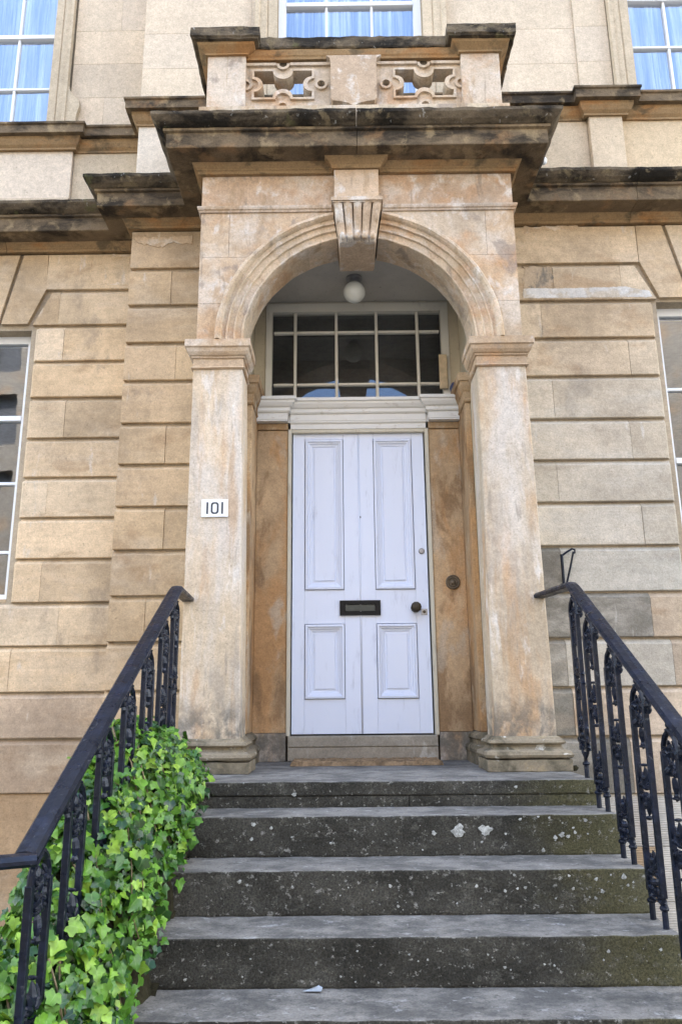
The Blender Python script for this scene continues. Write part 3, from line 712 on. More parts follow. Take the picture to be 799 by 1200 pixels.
pier(-1); pier(1)
# portico flank walls
for s in (-1, 1):
    a, b = sorted((s * .77, s * 1.022)); MB().box(a, b, .252, YB + .028, -.4, 3.33).build('portico_flank', M['plaster'], house)
    a, b = sorted((s * .765, s * .7697)); MB().box(a, b, .2525, .93, .0, 3.34).build('vestibule_wall', M['plaster'], house)
    for z0, z1 in zip(GR[1:-2], GR[2:-1]): pass
MB().box(-1.02, 1.02, .26, YB + .025, 3.345, 4.09).build('portico_core', M['mortar'], house)
MB().box(-.768, .768, .2515, .95, 3.33, 3.343).build('ceiling', M['ceiling'], house)
# arch: spandrel stones
def arcpts(r, a0, a1, n): return [(r * math.cos(a0 + (a1 - a0) * i / n), SPR + r * math.sin(a0 + (a1 - a0) * i / n)) for i in range(n + 1)]
RS = .90
za, zb = 2.86, 3.19   # horizontal joints of the spandrels
def spandrel(s):
    t = lambda pts: [(s * x, z) for x, z in pts]
    zbot = SPR + .002; xo = 1.027
    ang = lambda z: math.asin(min(1, (z - SPR) / RS))
    g = .001
    col = lambda: lerp((.50, .345, .21), (.53, .425, .305), random.random())
    # three horizontal courses
    p = arcpts(RS, 0.002, ang(za - g), 8); MB().prism(t([(xo, zbot)] + [(xo, za - g)] + p[::-1]), 0, .25).build('stone_block', M['portico'], house, col())
    p = arcpts(RS, ang(za + g), ang(zb - g), 8); MB().prism(t([(xo, za + g), (xo, zb - g)] + p[::-1]), 0, .25).build('stone_block', M['portico'], house, col())
    xm = .84; a_m = math.acos(min(1, .165 / RS))
    zt = 3.516
    MB().prism(t([(xo, zb + g), (xo, zt), (xm + g, zt), (xm + g, zb + g)]), 0, .25).build('stone_block', M['portico'], house, col())
    p = arcpts(RS, ang(zb + g), a_m, 12); MB().prism(t([(xm - g, zb + g), (xm - g, zt), (.165, zt)] + p[::-1]), 0, .25).build('stone_block', M['portico'], house, col())
    MB().box(*sorted(((.1425 if s > 0 else -.1505), s * 1.027)), 0, .25, 3.555, 3.795).build('frieze_stone', M['portico'], house, (.49, .34, .22))
spandrel(-1); spandrel(1)
# archivolt: moulded ring, in voussoirs
AP = [(RI, .25), (RI, -.004), (RI + .004, -.010), (RI + .012, -.010), (RI + .016, .002), (RI + .050, -.004), (RI + .054, -.020), (RI + .062, -.022), (RI + .066, -.012), (RI + .096, -.016), (RI + .099, -.034), (RI + .108, -.036), (RI + .112, -.022), (RI + .130, -.026), (RI + .138, -.044), (RI + .150, -.058), (RI + .166, -.058), (RI + .176, -.044), (RI + .176, .02), (RI + .166, .02), (RI + .166, .25)]
nv = 11
for s in (0, 1):
    a0, a1 = (0.0, math.acos(.13 / RI)) if s == 0 else (math.pi - math.acos(.13 / RI), math.pi)
    nn = 5
    for k in range(nn):
        b0 = a0 + (a1 - a0) * k / nn + .0003; b1 = a0 + (a1 - a0) * (k + 1) / nn - .0003; ns = 10; mb = MB(); m_ = len(AP); vs = []
        for i in range(ns + 1):
            an = b0 + (b1 - b0) * i / ns
            for r_, y in AP: vs.append((r_ * math.cos(an), y, SPR + r_ * math.sin(an)))
        mb.add(vs, [(i * m_ + q, i * m_ + (q + 1) % m_, (i + 1) * m_ + (q + 1) % m_, (i + 1) * m_ + q) for i in range(ns) for q in range(m_)] + [tuple(range(m_)), tuple(range(ns * m_, ns * m_ + m_))])
        mb.jitter(.0035, 11, 3); mb.build('voussoir', M['portico'], house, lerp((.55, .415, .275), (.57, .455, .335), random.random() * .4))
# string course, keystone
strp = [(-.02, 3.517), (.010, 3.517), (.014, 3.528), (.022, 3.533), (.026, 3.545), (.026, 3.555), (-.02, 3.558)]
for x0, x1 in ((-1.027, -.166), (.166, 1.027)):
    pth = [(-1.027, .3), (-1.027, 0), (-.166, 0)] if x0 < 0 else [(.166, 0), (1.027, 0), (1.027, .3)]
    for stones in sweep(pth, strp, .05, jit=.0015):
        for q in stones: q.build('string_course', M['portico'], house, (.50, .39, .29))
ks = MB().bbox(-.150, .142, -.06, .25, 3.523, 3.796, .005).build('keystone', M['portico'], house, (.50, .37, .25))
con = MB()
prof = [(-.155, 3.478), (-.150, 3.445), (-.128, 3.39), (-.10, 3.33), (-.098, 3.285), (-.115, 3.262), (-.118, 3.245), (-.09, 3.232)]
for i in range(5):
    x0 = -.158 + .063 * i + .004; x1 = x0 + .055; 
    n = 6; vs = []; 
    for (y, z) in prof:
        f_ = (z - 3.232) / .25; sx = .72 + .28 * f_
        for k in range(n + 1):
            th = math.pi * k / n; xc = (x0 + x1) / 2 * sx; hw = (x1 - x0) / 2 * sx
            vs.append((xc - math.cos(th) * hw, y - math.sin(th) * .014 + .012, z))
    con.add(vs, [(j * (n + 1) + k, j * (n + 1) + k + 1, (j + 1) * (n + 1) + k + 1, (j + 1) * (n + 1) + k) for j in range(len(prof) - 1) for k in range(n)])
for xb, rb in ((-.098, .016), (-.050, .022), (-.004, .020), (.044, .022), (.092, .016)): con.ball((xb, -.122, 3.258), rb, .022, .026, 10, 8)
for xb in (-.128, .122): con.ball((xb, -.10, 3.41), .016, .05, .055, 10, 8)
con.build('console_flutes', M['keystone'], ks, None, True)
MB().prism([(-.117, 3.232), (.112, 3.232), (.146, 3.477), (-.151, 3.477)], -.085, .25).build('keystone_block', M['keystone'], ks)
MB().box(-.160, .154, -.160, 0.1, 3.478, 3.486).box(-.168, .162, -.168, .1, 3.487, 3.510).box(-.157, .150, -.155, .1, 3.511, 3.522).jitter(.002, 12).build('console_cap', M['keystone'], ks)
for stones in sweep([(-.152, .1), (-.152, -.06), (.144, -.06), (.144, .1)], [(-.02, 3.797), (.012, 3.797), (.02, 3.82), (.03, 3.83), (.055, 3.852), (.06, 3.8585), (-.02, 3.8585)], .05, jit=.0015):
    for q in stones: q.build('keystone_cap', M['bed'], ks)

# ---- balcony parapet
blc = MB().box(-1.06, 1.04, -.06, YB, 4.10, 4.30).build('balcony', M['portico'], house, PAL)
def bal_cap(path):
    slab = [(-.02, 4.806), (.092, 4.806), (.094, 4.812), (.104, 4.822), (.104, 4.892), (.09, 4.905), (-.02, 4.915)]
    ov = [(-.02, 4.745), (.018, 4.745), (.018, 4.757), (.03, 4.768), (.062, 4.790), (.068, 4.805), (-.02, 4.805)]
    for prof, mt, j in ((slab, 'crust', .006), (ov, 'bed', .002)):
        for stones in sweep(path, prof, .03, jit=j, freq=14):
            for q in stones: q.build('coping', M[mt], blc)
for a, b in ((-1.02, -.757), (.735, 1.0)):
    MB().bbox(a, b, -.02, .22, 4.30, 4.75, .004).build('pedestal', M['portico'], blc, (.54, .44, .33))
    bal_cap([(a, .5 if a < 0 else .2), (a, -.02), (b, -.02), (b, .2 if a < 0 else .5)])
    MB().box(a + .01, b - .01, .0, .22, 4.746, 4.912).build('coping', M['crust'], blc)
for q in sweep([(-.655, .0), (.63, .0)], [(-.16, 4.80), (.028, 4.80), (.034, 4.81), (.036, 4.885), (.02, 4.90), (-.16, 4.905)], .03, jit=.008, freq=13)[0]: q.build('coping', M['crust'], blc)
for q in sweep([(-.756, .0), (.734, .0)], [(-.14, 4.735), (.0, 4.735), (.004, 4.75), (.012, 4.76), (.02, 4.785), (.022, 4.799), (-.14, 4.799)], .05, jit=.002)[0]: q.build('coping', M['bed'], blc)
for x0, x1 in ((-1.02, -.80), (.78, 1.0)):
    MB().box(x0, x1, .222, YB - .002, 4.30, 4.744).build('side_parapet', M['portico'], blc, PAL)
    MB().box(x0 - .06, x1 + .06, .3, YB - .002, 4.80, 4.9).build('coping', M['crust'], blc)
def circ(cx, cz, r, n=14, a0=0, a1=2 * math.pi): return [(cx + r * math.cos(a0 + (a1 - a0) * i / n), cz + r * math.sin(a0 + (a1 - a0) * i / n)) for i in range(n if a1 - a0 > 6.2 else n + 1)]
def cusp(e, cx):
    """pierced opening: square-cornered cross with a lobe biting in from each side; e grows it"""
    w_, h_ = .20 + e, .108 + e; rb = .062 - e; P = []
    P += [(-w_, h_), (-w_, h_ * .55), ] + [(-w_ + rb * 1.0 * math.cos(a), rb * 1.0 * math.sin(a)) for a in [math.pi / 2 - math.pi * i / 8 for i in range(9)]] + [(-w_, -h_ * .55), (-w_, -h_)]
    P += [(-.075, -h_)] + [(rb * 1.15 * math.cos(a), -h_ + rb * 1.1 * math.sin(a)) for a in [math.pi - math.pi * i / 8 for i in range(9)]] + [(.075, -h_)]
    Q = [(-x, -z) for x, z in P]
    return [(cx + x, 4.543 + z) for x, z in (P + Q)][::-1]
for cx, x0, x1 in ((-.500, -.757, -.16), (.480, .14, .735)):
    holes = [cusp(0, cx), circ(cx + .265 if cx < 0 else cx - .265, 4.543, .026)]
    MB().prism([(x0, 4.30), (x1, 4.30), (x1, 4.738), (x0, 4.738)], .03, .13, holes).build('pierced_panel', M['portico'], blc, (.55, .43, .30))
    ring = MB().prism(cusp(.016, cx), .012, .031, [cusp(.001, cx)])
    ring.prism(circ(holes and (cx + .265 if cx < 0 else cx - .265), 4.543, .044), .012, .031, [circ(cx + .265 if cx < 0 else cx - .265, 4.543, .027)])
    for zc, a0, a1 in ((4.712, math.pi, 2 * math.pi), (4.36, 0, math.pi)):
        pts = circ(cx, zc, .046, 10, a0, a1) + circ(cx, zc, .028, 10, a0, a1)[::-1]; ring.prism(pts, .012, .031)
    xe = x0 if cx < 0 else x1; sg = 1 if cx < 0 else -1
    pts = [(xe + sg * .046 * math.sin(a), 4.543 + .046 * math.cos(a)) for a in [math.pi * i / 10 for i in range(11)]] + [(xe + sg * .026 * math.sin(a), 4.543 + .026 * math.cos(a)) for a in [math.pi * i / 10 for i in range(11)]][::-1]
    ring.prism(pts, .012, .031)
    ring.box(x0, cx - .05, .012, .031, 4.70, 4.722).box(cx + .05, x1, .012, .031, 4.70, 4.722)
    ring.jitter(.001, 20).build('raised_rim', M['portico'], blc, (.56, .44, .31))
    MB().lathe_y(cx, 4.719, [(.027, .0285), (.001, .0287)], 12).build('hole_shade', M['crust'], blc)  # flat dark disc, its colour stands for the shade in a hole
sh = [(-.20, 4.737), (-.172, 4.715), (-.168, 4.68), (-.168, 4.385), (-.155, 4.365), (-.10, 4.358), (-.05, 4.345), (-.012, 4.322), (.028, 4.345), (.08, 4.358), (.132, 4.365), (.147, 4.385), (.147, 4.68), (.152, 4.715), (.18, 4.737)]
MB().prism(sh, -.03, .05).jitter(.002, 9).build('shield', M['keystone'], blc)

# ------------------------------------------------------------------ doorway
YD = .823
for s in (-1, 1):
    # respond
    a, b = sorted((s * .727, s * .764)); rp = MB().bbox(a, b, .48, .80, .19, 2.36, .003).build('respond', M['jamb'], house)
    pth = [(s * .765, .47), (s * .727, .47), (s * .727, .80)] if s < 0 else [(s * .727, .80), (s * .727, .47), (s * .765, .47)]
    for stones in sweep(pth, [(-.03, 2.36), (.006, 2.36), (.012, 2.37), (.006, 2.385), (.01, 2.43), (.02, 2.44), (.034, 2.47), (.036, 2.495), (.048, 2.50), (.05, 2.555), (-.03, 2.56)], .05, jit=.0015):
        for q in stones: q.build('capital', M['jamb'], rp)
    for stones in sweep(pth, [(-.03, 0.001), (.05, .001), (.05, .062), (.055, .07), (.058, .088), (.05, .105), (.025, .115), (.024, .138), (.036, .15), (.03, .168), (.004, .185), (-.03, .19)], .05, jit=.003):
        for q in stones: q.build('base', M['pierbase'], rp)
    a, b = sorted((s * .505, s * .727))
    MB().bbox(a, b, .80, .95, .18, 2.285, .003).build('jamb_panel', M['jamb'], house)
    MB().bbox(a, b, .785, .95, 2.287, 2.335, .004).build('jamb_panel', M['jamb'], house)
    MB().bbox(a, b, .797, .95, .0, .178, .003).build('jamb_panel', M['pier'], house, (.42, .33, .23))
    a, b = sorted((s * .478, s * .504)); MB().bbox(a, b, .787, .95, .16, 2.29, .004).build('door_frame', M['cream'], house)
MB().bbox(-.478, .478, .79, .95, 2.262, 2.29, .004).build('door_frame', M['cream'], house)
# sill stones
MB().bbox(-.492, .492, .775, .95, .001, .088, .006).build('door_step', M['ashlar_grey'], house, (.31, .27, .21)); MB().bbox(-.492, .492, .772, .95, .0895, .160, .006).build('door_step', M['ashlar_grey'], house, (.33, .295, .235))
# white moulded transom: centre breaks forward
tp = [(-.05, 2.288), (.0, 2.288), (.0, 2.325), (.008, 2.329), (.014, 2.336), (.008, 2.344), (.012, 2.350), (.012, 2.395), (.024, 2.40), (.03, 2.408), (.03, 2.43), (.044, 2.438), (.06, 2.46), (.064, 2.475), (.076, 2.48), (.076, 2.502), (-.05, 2.506)]
tps = [(p, z) for p, z in tp if z > 2.334]; tps = [(-.05, 2.3365), (.010, 2.3365)] + tps[1:]
trn = None
for prof, pth in ((tp, [(-.487, .785), (.487, .785)]), (tps, [(-.726, .745), (-.515, .745), (-.515, .82)]), (tps, [(.515, .82), (.515, .745), (.726, .745)])):
    for stones in sweep(pth, prof, .05, jit=.0012):
        for q in stones:
            if trn is None: trn = q.build('transom', M['white'], house)
            else: q.build('transom_moulding', M['white'], trn)
MB().box(-.486, .486, .80, .95, 2.291, 2.498).build('transom_core', M['white'], trn)
for a, b in ((-.764, -.518), (.518, .764)): MB().box(a, b, .75, .95, 2.338, 2.50).build('transom_core', M['white'], trn)
for a, b in ((-.517, -.4875), (.4875, .517)): MB().box(a, b, .788, .95, 2.338, 2.497).build('transom_core', M['white'], trn)
# door
SB = .010
dleaf = MB()
st = [-.470, -.384, -.110, 0.105, .380, .470]
zs = [.167, .393, .894, 1.125, 2.221, 2.288]
def hbox(mb, x0, x1, z0, z1, y0=YD, y1=YD + .045): mb.bbox(x0, x1, y0, y1, z0, z1, .0012)
for a, b in ((-.470, -.385), (.381, .468)): hbox(dleaf, a, b, .170, 2.262)
hbox(dleaf, -.1095, -.001, .170, 2.262); hbox(dleaf, .001, .1045, .170, 2.262)
for a, b in ((-.3845, -.110), (.105, .3805)):
    for c, d in ((.170, .393), (.894, 1.125), (2.221, 2.262)): hbox(dleaf, a, b, c, d, YD + .0015)
door = dleaf.build('door', M['door'], house)
door['label'] = 'white four panel front door with black letterbox'
def dpanel(x0, x1, z0, z1):
    steps = [(0, .004), (.003, -.012), (.016, -.014), (.021, -.002), (.030, .0), (.034, .010), (.048, .014), (.054, .024), (.062, .024), (.066, .010)]
    mb = MB(); vs = []
    for d, y in steps: vs += [(x0 + d, YD + y, z0 + d), (x1 - d, YD + y, z0 + d), (x1 - d, YD + y, z1 - d), (x0 + d, YD + y, z1 - d)]
    fs = [(j * 4 + k, j * 4 + (k + 1) % 4, (j + 1) * 4 + (k + 1) % 4, (j + 1) * 4 + k) for j in range(len(steps) - 1) for k in range(4)]
    e = 4 * (len(steps) - 1); fs.append((e, e + 1, e + 2, e + 3)); mb.add(vs, fs); mb.box(x0 + .002, x1 - .002, YD + .02, YD + .035, z0 + .002, z1 - .002)
    mb.build('door_panel', M['door'], door)
for a in ((-.3815, -.1125, 1.128, 2.218), (.1075, .378, 1.128, 2.218), (-.3815, -.1125, .396, .891), (.1075, .378, .396, .891)): dpanel(*a)
MB().tube([(0, YD - .002, .175), (0, YD - .002, 2.258)], .006, 8).build('centre_bead', M['door'], door, None, True)
lb = MB().prism([(-.143, .949), (.136, .949), (.136, 1.051), (-.143, 1.051)], YD - .016, YD + .001, [[(-.108, .975), (.101, .975), (.101, 1.025), (-.108, 1.025)]]).build('letterbox', M['black'], door)
MB().bbox(-.107, .100, YD - .009, YD, .976, 1.024, .003).build('letterbox_flap', simple('tarnished_flap', (.05, .055, .05), .4, .5), lb)
kx, kz = .376, .998
MB().lathe_y(kx, kz, [(.034, YD), (.034, YD - .006), (.014, YD - .008), (.013, YD - .03), (.024, YD - .036), (.036, YD - .048), (.036, YD - .058), (.026, YD - .068), (.008, YD - .072)], 10).build('door_knob', M['bronze'], door)
lk = MB().bbox(.413, .455, YD - .006, YD, .948, .990, .002).build('lock_plate', M['steel'], door); MB().lathe_y(.434, .969, [(.011, YD - .006), (.011, YD - .011), (.004, YD - .0115)], 12).build('lock_cylinder', M['bronze'], lk)
MB().lathe_y(.430, 1.392, [(.021, YD), (.021, YD - .006), (.016, YD - .01), (.006, YD - .011)], 16).build('latch_lock', M['steel'], door)
MB().lathe_y(.004, 1.64, [(.008, YD - .001), (.008, YD - .005), (.002, YD - .006)], 10).build('door_spyhole', M['bronze'], door)
# fanlight
fx0, fx1, fz0, fz1 = -.678, .688, 2.506, 3.31; YF = .85
fan = MB().box(fx0, fx0 + .045, YF - .02, YF + .05, fz0, fz1).box(fx1 - .055, fx1, YF - .02, YF + .05, fz0, fz1).box(fx0 + .046, fx1 - .056, YF - .02, YF + .05, 3.245, fz1).box(fx0 + .046, fx1 - .056, YF - .02, YF + .05, fz0, 2.53).jitter(.001, 15).build('fanlight', M['fan'], house)
bx = [-.633, -.461, -.152, .149, .457, .632]; bz = [2.53, 2.662, 3.083, 3.246]
for x in bx[1:-1]: MB().bbox(x - .011, x + .011, YF - .006, YF + .03, 2.53, 3.245, .006).build('glazing_bar', M['fan'], fan)
for z in bz[1:-1]:
    for a, b in zip(bx, bx[1:]): MB().bbox(a + .012, b - .012, YF - .003, YF + .03, z - .010, z + .010, .005).build('glazing_bar', M['fan'], fan)
for a, b in zip(bx, bx[1:]):
    for c, d in zip(bz, bz[1:]):
        t1, t2 = random.uniform(-.0015, .0015), random.uniform(-.0015, .0015)
        MB().add([(a + .004, YF + .02 + t1 - (d - c) * .052, c), (b - .004, YF + .02 - t1 - (d - c) * .052, c), (b - .004, YF + .02 - t1 + t2 + (d - c) * .052, d), (a + .004, YF + .02 + t1 + t2 + (d - c) * .052, d)], [(0, 1, 2, 3)]).build('pane', M['glass_fan'], fan)
MB().box(-.764, fx0 - .001, YF - .01, .95, 2.51, 3.329).build('vestibule_wall', M['plaster'], house)
MB().box(fx1 + .001, .764, YF - .01, .95, 2.51, 3.329).build('vestibule_wall', M['plaster'], house)
MB().box(fx0, fx1, YF - .01, .95, 3.311, 3.328).build('fanlight_head', M['cream'], house)

# ------------------------------------------------------------------ small things on the portico
t = empty('globe_lamp', (-.018, .5, 3.33), 'white opal glass globe lamp hanging from the porch ceiling', 'lamp'); WORLD[t.name] = Matrix.Translation((-.018, .5, 3.33))
MB().ball((-.018, .5, 3.215), .079, .079, .079, 28, 20).build('globe', M['globe'], t, None, True)
gal = MB(); vs = []
pr = [(.058, 3.329), (.058, 3.315), (.04, 3.308), (.04, 3.285), (.046, 3.28)]
for r_, z in pr: vs += [(-.018 + r_ * math.cos(k * math.pi / 10), .5 + r_ * math.sin(k * math.pi / 10), z) for k in range(20)]
gal.add(vs, [(j * 20 + k, j * 20 + (k + 1) % 20, (j + 1) * 20 + (k + 1) % 20, (j + 1) * 20 + k) for j in range(len(pr) - 1) for k in range(20)]).build('lamp_gallery', M['steel'], t)
t = empty('house_number', (-.878, -.002, 1.505), 'small white plaque reading 101 on the left pier', 'sign'); WORLD[t.name] = Matrix.Translation((-.878, -.002, 1.505))
MB().bbox(-.957, -.799, -.012, -.0025, 1.453, 1.560, .0025).build('plate', M['plaque'], t)
def dig(pts, nm='digit', holes=()): MB().prism(pts, -.0138, -.0115, holes).build(nm, M['digit'], t)
for xc in (-.921, -.832): dig([(xc - .0055, 1.471), (xc + .0055, 1.471), (xc + .0055, 1.543), (xc - .0055, 1.543)])
def rrect(cx, cz, hw, hh, r, n=6):
    out = []
    for sx, sz, a0 in ((1, 1, 0), (-1, 1, 90), (-1, -1, 180), (1, -1, 270)):
        out += [(cx + sx * (hw - r) + r * math.cos(R(a0 + 90 * i / n)), cz + sz * (hh - r) + r * math.sin(R(a0 + 90 * i / n))) for i in range(n + 1)]
    return out
dig(rrect(-.8765, 1.507, .0235, .0365, .018), holes=[rrect(-.8765, 1.507, .0125, .0265, .010)])
t = empty('door_bell', (.635, .80, 1.168), 'round ringed bronze bell push on the orange stone right of the door', 'door bell'); WORLD[t.name] = Matrix.Translation((.635, .80, 1.168))
MB().lathe_y(.635, 1.168, [(.050, .7995), (.050, .792), (.044, .788), (.040, .793), (.034, .793), (.030, .787), (.026, .793), (.020, .793)], 28).build('bell_plate', M['brass'], t, None)
MB().lathe_y(.635, 1.168, [(.017, .793), (.017, .784), (.010, .780), (.003, .779)], 18).build('bell_button', M['brass'], t, None, True)
mt = MB(); nx, ny = 90, 36; vs = []
for j in range(ny + 1):
    for i in range(nx + 1):
        x = -.45 + .93 * i / nx; y = .41 + .35 * j / ny; e = min(i, nx - i, j, ny - j)
        vs.append((x + random.uniform(-.002, .002), y + random.uniform(-.002, .002), .0015 if e == 0 else .022 + random.uniform(-.005, .005)))
mt.add(vs, [(j * (nx + 1) + i, j * (nx + 1) + i + 1, (j + 1) * (nx + 1) + i + 1, (j + 1) * (nx + 1) + i) for j in range(ny) for i in range(nx)])
tag(mt.build('doormat', M['mat']), 'brown coir doormat lying on the landing before the door', 'doormat')
tag(MB().bbox(.605, .665, .80, .818, 2.60, 2.87, .003).build('wooden_batten', M['wood']), 'short bare wooden board leaning at the right end of the fanlight', 'board')
tag(MB().ball((.70, .80, 2.60), .022, .02, .045, 10, 8).jitter(.006, 30).build('plastic_scrap', M['bluerag']), 'dark blue scrap wedged beside the wooden board by the fanlight', 'scrap')
t = MB(); t.tube([(1.345, .31, 4.13), (1.345, .40, 4.16), (1.345, .58, 4.17)], .012, 8); t.ball((1.345, .30, 4.125), .025, .025, .03, 12, 8)
tag(t.build('pipe_stub', M['sash'], None, None, True), 'tiny white pipe end poking out above the right cornice', 'pipe')
br = empty('iron_bracket', (1.33, YB, 1.1), 'thin black iron bracket with hooked top fixed to the right wall', 'bracket'); WORLD[br.name] = Matrix.Translation((1.33, YB, 1.1))
MB().tube([(1.328, .56, 1.09), (1.326, .556, 1.31)], .010, 8).build('stay', M['iron'], br)
MB().tube([(1.337, .556, 1.09), (1.375, .55, 1.22), (1.402, .545, 1.325)], .007, 8).build('brace', M['iron'], br)
MB().tube([(1.326, .556, 1.30), (1.36, .55, 1.325), (1.395, .546, 1.345), (1.412, .545, 1.338), (1.41, .545, 1.318), (1.398, .545, 1.315)], .007, 8).build('hook', M['iron'], br)
MB().box(1.318, 1.34, .555, .60, 1.10, 1.12).build('fixing', M['iron'], br)

# ------------------------------------------------------------------ steps
Y1, TR, R1, RS_ = -.476, .2833, .1204, .17
steps = empty('stone_steps', (0, -1, GZ), 'flight of worn grey stone steps with blackened risers up to the door', 'steps'); WORLD[steps.name] = Matrix.Translation((0, -1, GZ))
XL, XR = -1.03, 1.115
def step(y, zt, zb, back, x0=XL, x1=XR, seed=0):
    prof = [(y + .004, zb), (y, zb + .01), (y, zb + (zt - zb) * .35), (y, zb + (zt - zb) * .7), (y - .001, zt - .006), (y + .001, zt - .002), (y + .005, zt), (y + .07, zt - .001), (y + .15, zt - .002), (y + .24, zt), (back, zt), (back, zb)]
    mis = [1, 1, 1, 1, 1, 0, 0, 0, 0, 0, 0, 0]
    return xprofile(prof, x0, x1, .035, .0035, 13, mis, seed).build('step', [M['tread'], M['riser']], steps)
# landing slab over a lower course of two stones
zt = 0
prof = [(Y1 + .004, -.066), (Y1, -.060), (Y1, -.006), (Y1 + .002, -.002), (Y1 + .006, 0), (Y1 + .12, -.001), (Y1 + .4, 0), (.95, 0), (.95, -.066)]
xprofile(prof, XL, 1.108, .035, .003, 13, [1, 1, 1, 0, 0, 0, 0, 0, 0]).build('landing_slab', [M['tread'], M['riser']], steps)
for a, b in ((XL, .196), (.200, 1.108)):
    xprofile([(Y1 + .006, -R1 - .003), (Y1 + .004, -.10), (Y1 + .005, -.069), (.3, -.069), (.3, -R1 - .003)], a, b, .035, .002, 13, [1] * 5).build('landing_riser', [M['tread'], M['riser']], steps)
for i in range(1, 7):
    z1 = -R1 - RS_ * (i - 1); y = Y1 - TR * i
    step(y, z1, z1 - RS_ - .002 if i < 6 else GZ, y + TR + .03, seed=i)
MB().box(XL + .05, XR - .05, -.45, YB, GZ, -.14).build('step_core', M['riser'], steps)
# lichen spots on the risers: photographed ones, then small random ones
ld = MB()
def spot(i, x, z, r):
    y = Y1 - TR * i - .0045; n = 26 if r > .015 else 12; ph = random.random() * 6
    pts = [(x + r * (1 + .28 * math.sin(3 * a + ph) + random.uniform(-.10, .10) + .12 * math.sin(7 * a + ph)) * math.cos(a), z + r * .92 * (1 + .2 * math.cos(2 * a + ph) + random.uniform(-.08, .08) + .12 * math.sin(7 * a + ph)) * math.sin(a)) for a in [2 * math.pi * k / n for k in range(n)]]
    vs = [(p[0], y, p[1]) for p in pts] + [(x, y - .001, z)]
    ld.add(vs, [(k, (k + 1) % n, n) for k in range(n)])
def pspot(i, u, v, rp):
    y = Y1 - TR * i; x = px(y, u, v); d = (_F + _R2 * ((u - 399.5) / 897.66) + _U2 * ((600 - v) / 897.66)); t_ = (y + 4.4397) / d.y
    spot(i, x, .3889 + d.z * t_, .85 * rp * (y + 4.44) / 897)
for i, u, v, r_ in ((0, 604, 922, 2.2), (0, 345, 931, 3), (1, 537, 973, 8), (1, 568, 973, 7.5), (1, 508, 976, 3), (1, 297, 966, 3), (1, 295, 983, 2.2), (1, 388, 988, 2), (1, 318, 970, 2), (1, 342, 981, 7 * .2), (1, 658, 978, 3.5), (1, 650, 981, 2.5), (1, 665, 980, 2.5), (1, 685, 961, 2.5), (1, 636, 996, 2.3), (1, 630, 957, 1.6), (1, 592, 977, 1.6), (1, 671, 970, 1.6), (1, 643, 958, 1.5), (1, 673, 975, 2), (1, 688, 977, 1.4), (1, 609, 960, 2),
        (2, 281, 1033, 2.6), (2, 730, 1027, 3.2), (2, 698, 1030, 2.4), (2, 705, 1044, 2.6), (2, 697, 1052, 2), (2, 735, 1037, 1.8), (2, 671, 1041, 2), (2, 606, 1041, 1.6), (2, 615, 1040, 2), (2, 558, 1038, 2), (2, 457, 1038, 2.2), (2, 666, 1026, 1.8), (2, 690, 1051, 1.4)): pspot(i, u, v, r_)
for _ in range(60):
    i = random.choice((1, 1, 2, 2, 2, 3, 3, 3, 4)); z1 = -R1 - RS_ * (i - 1)
    spot(i, random.uniform(-.75, 1.06), random.uniform(z1 - .155, z1 - .02), random.choice((.002, .003, .004, .006)))
ld.build('lichen', M['lichen'], steps)['kind'] = 'stuff'

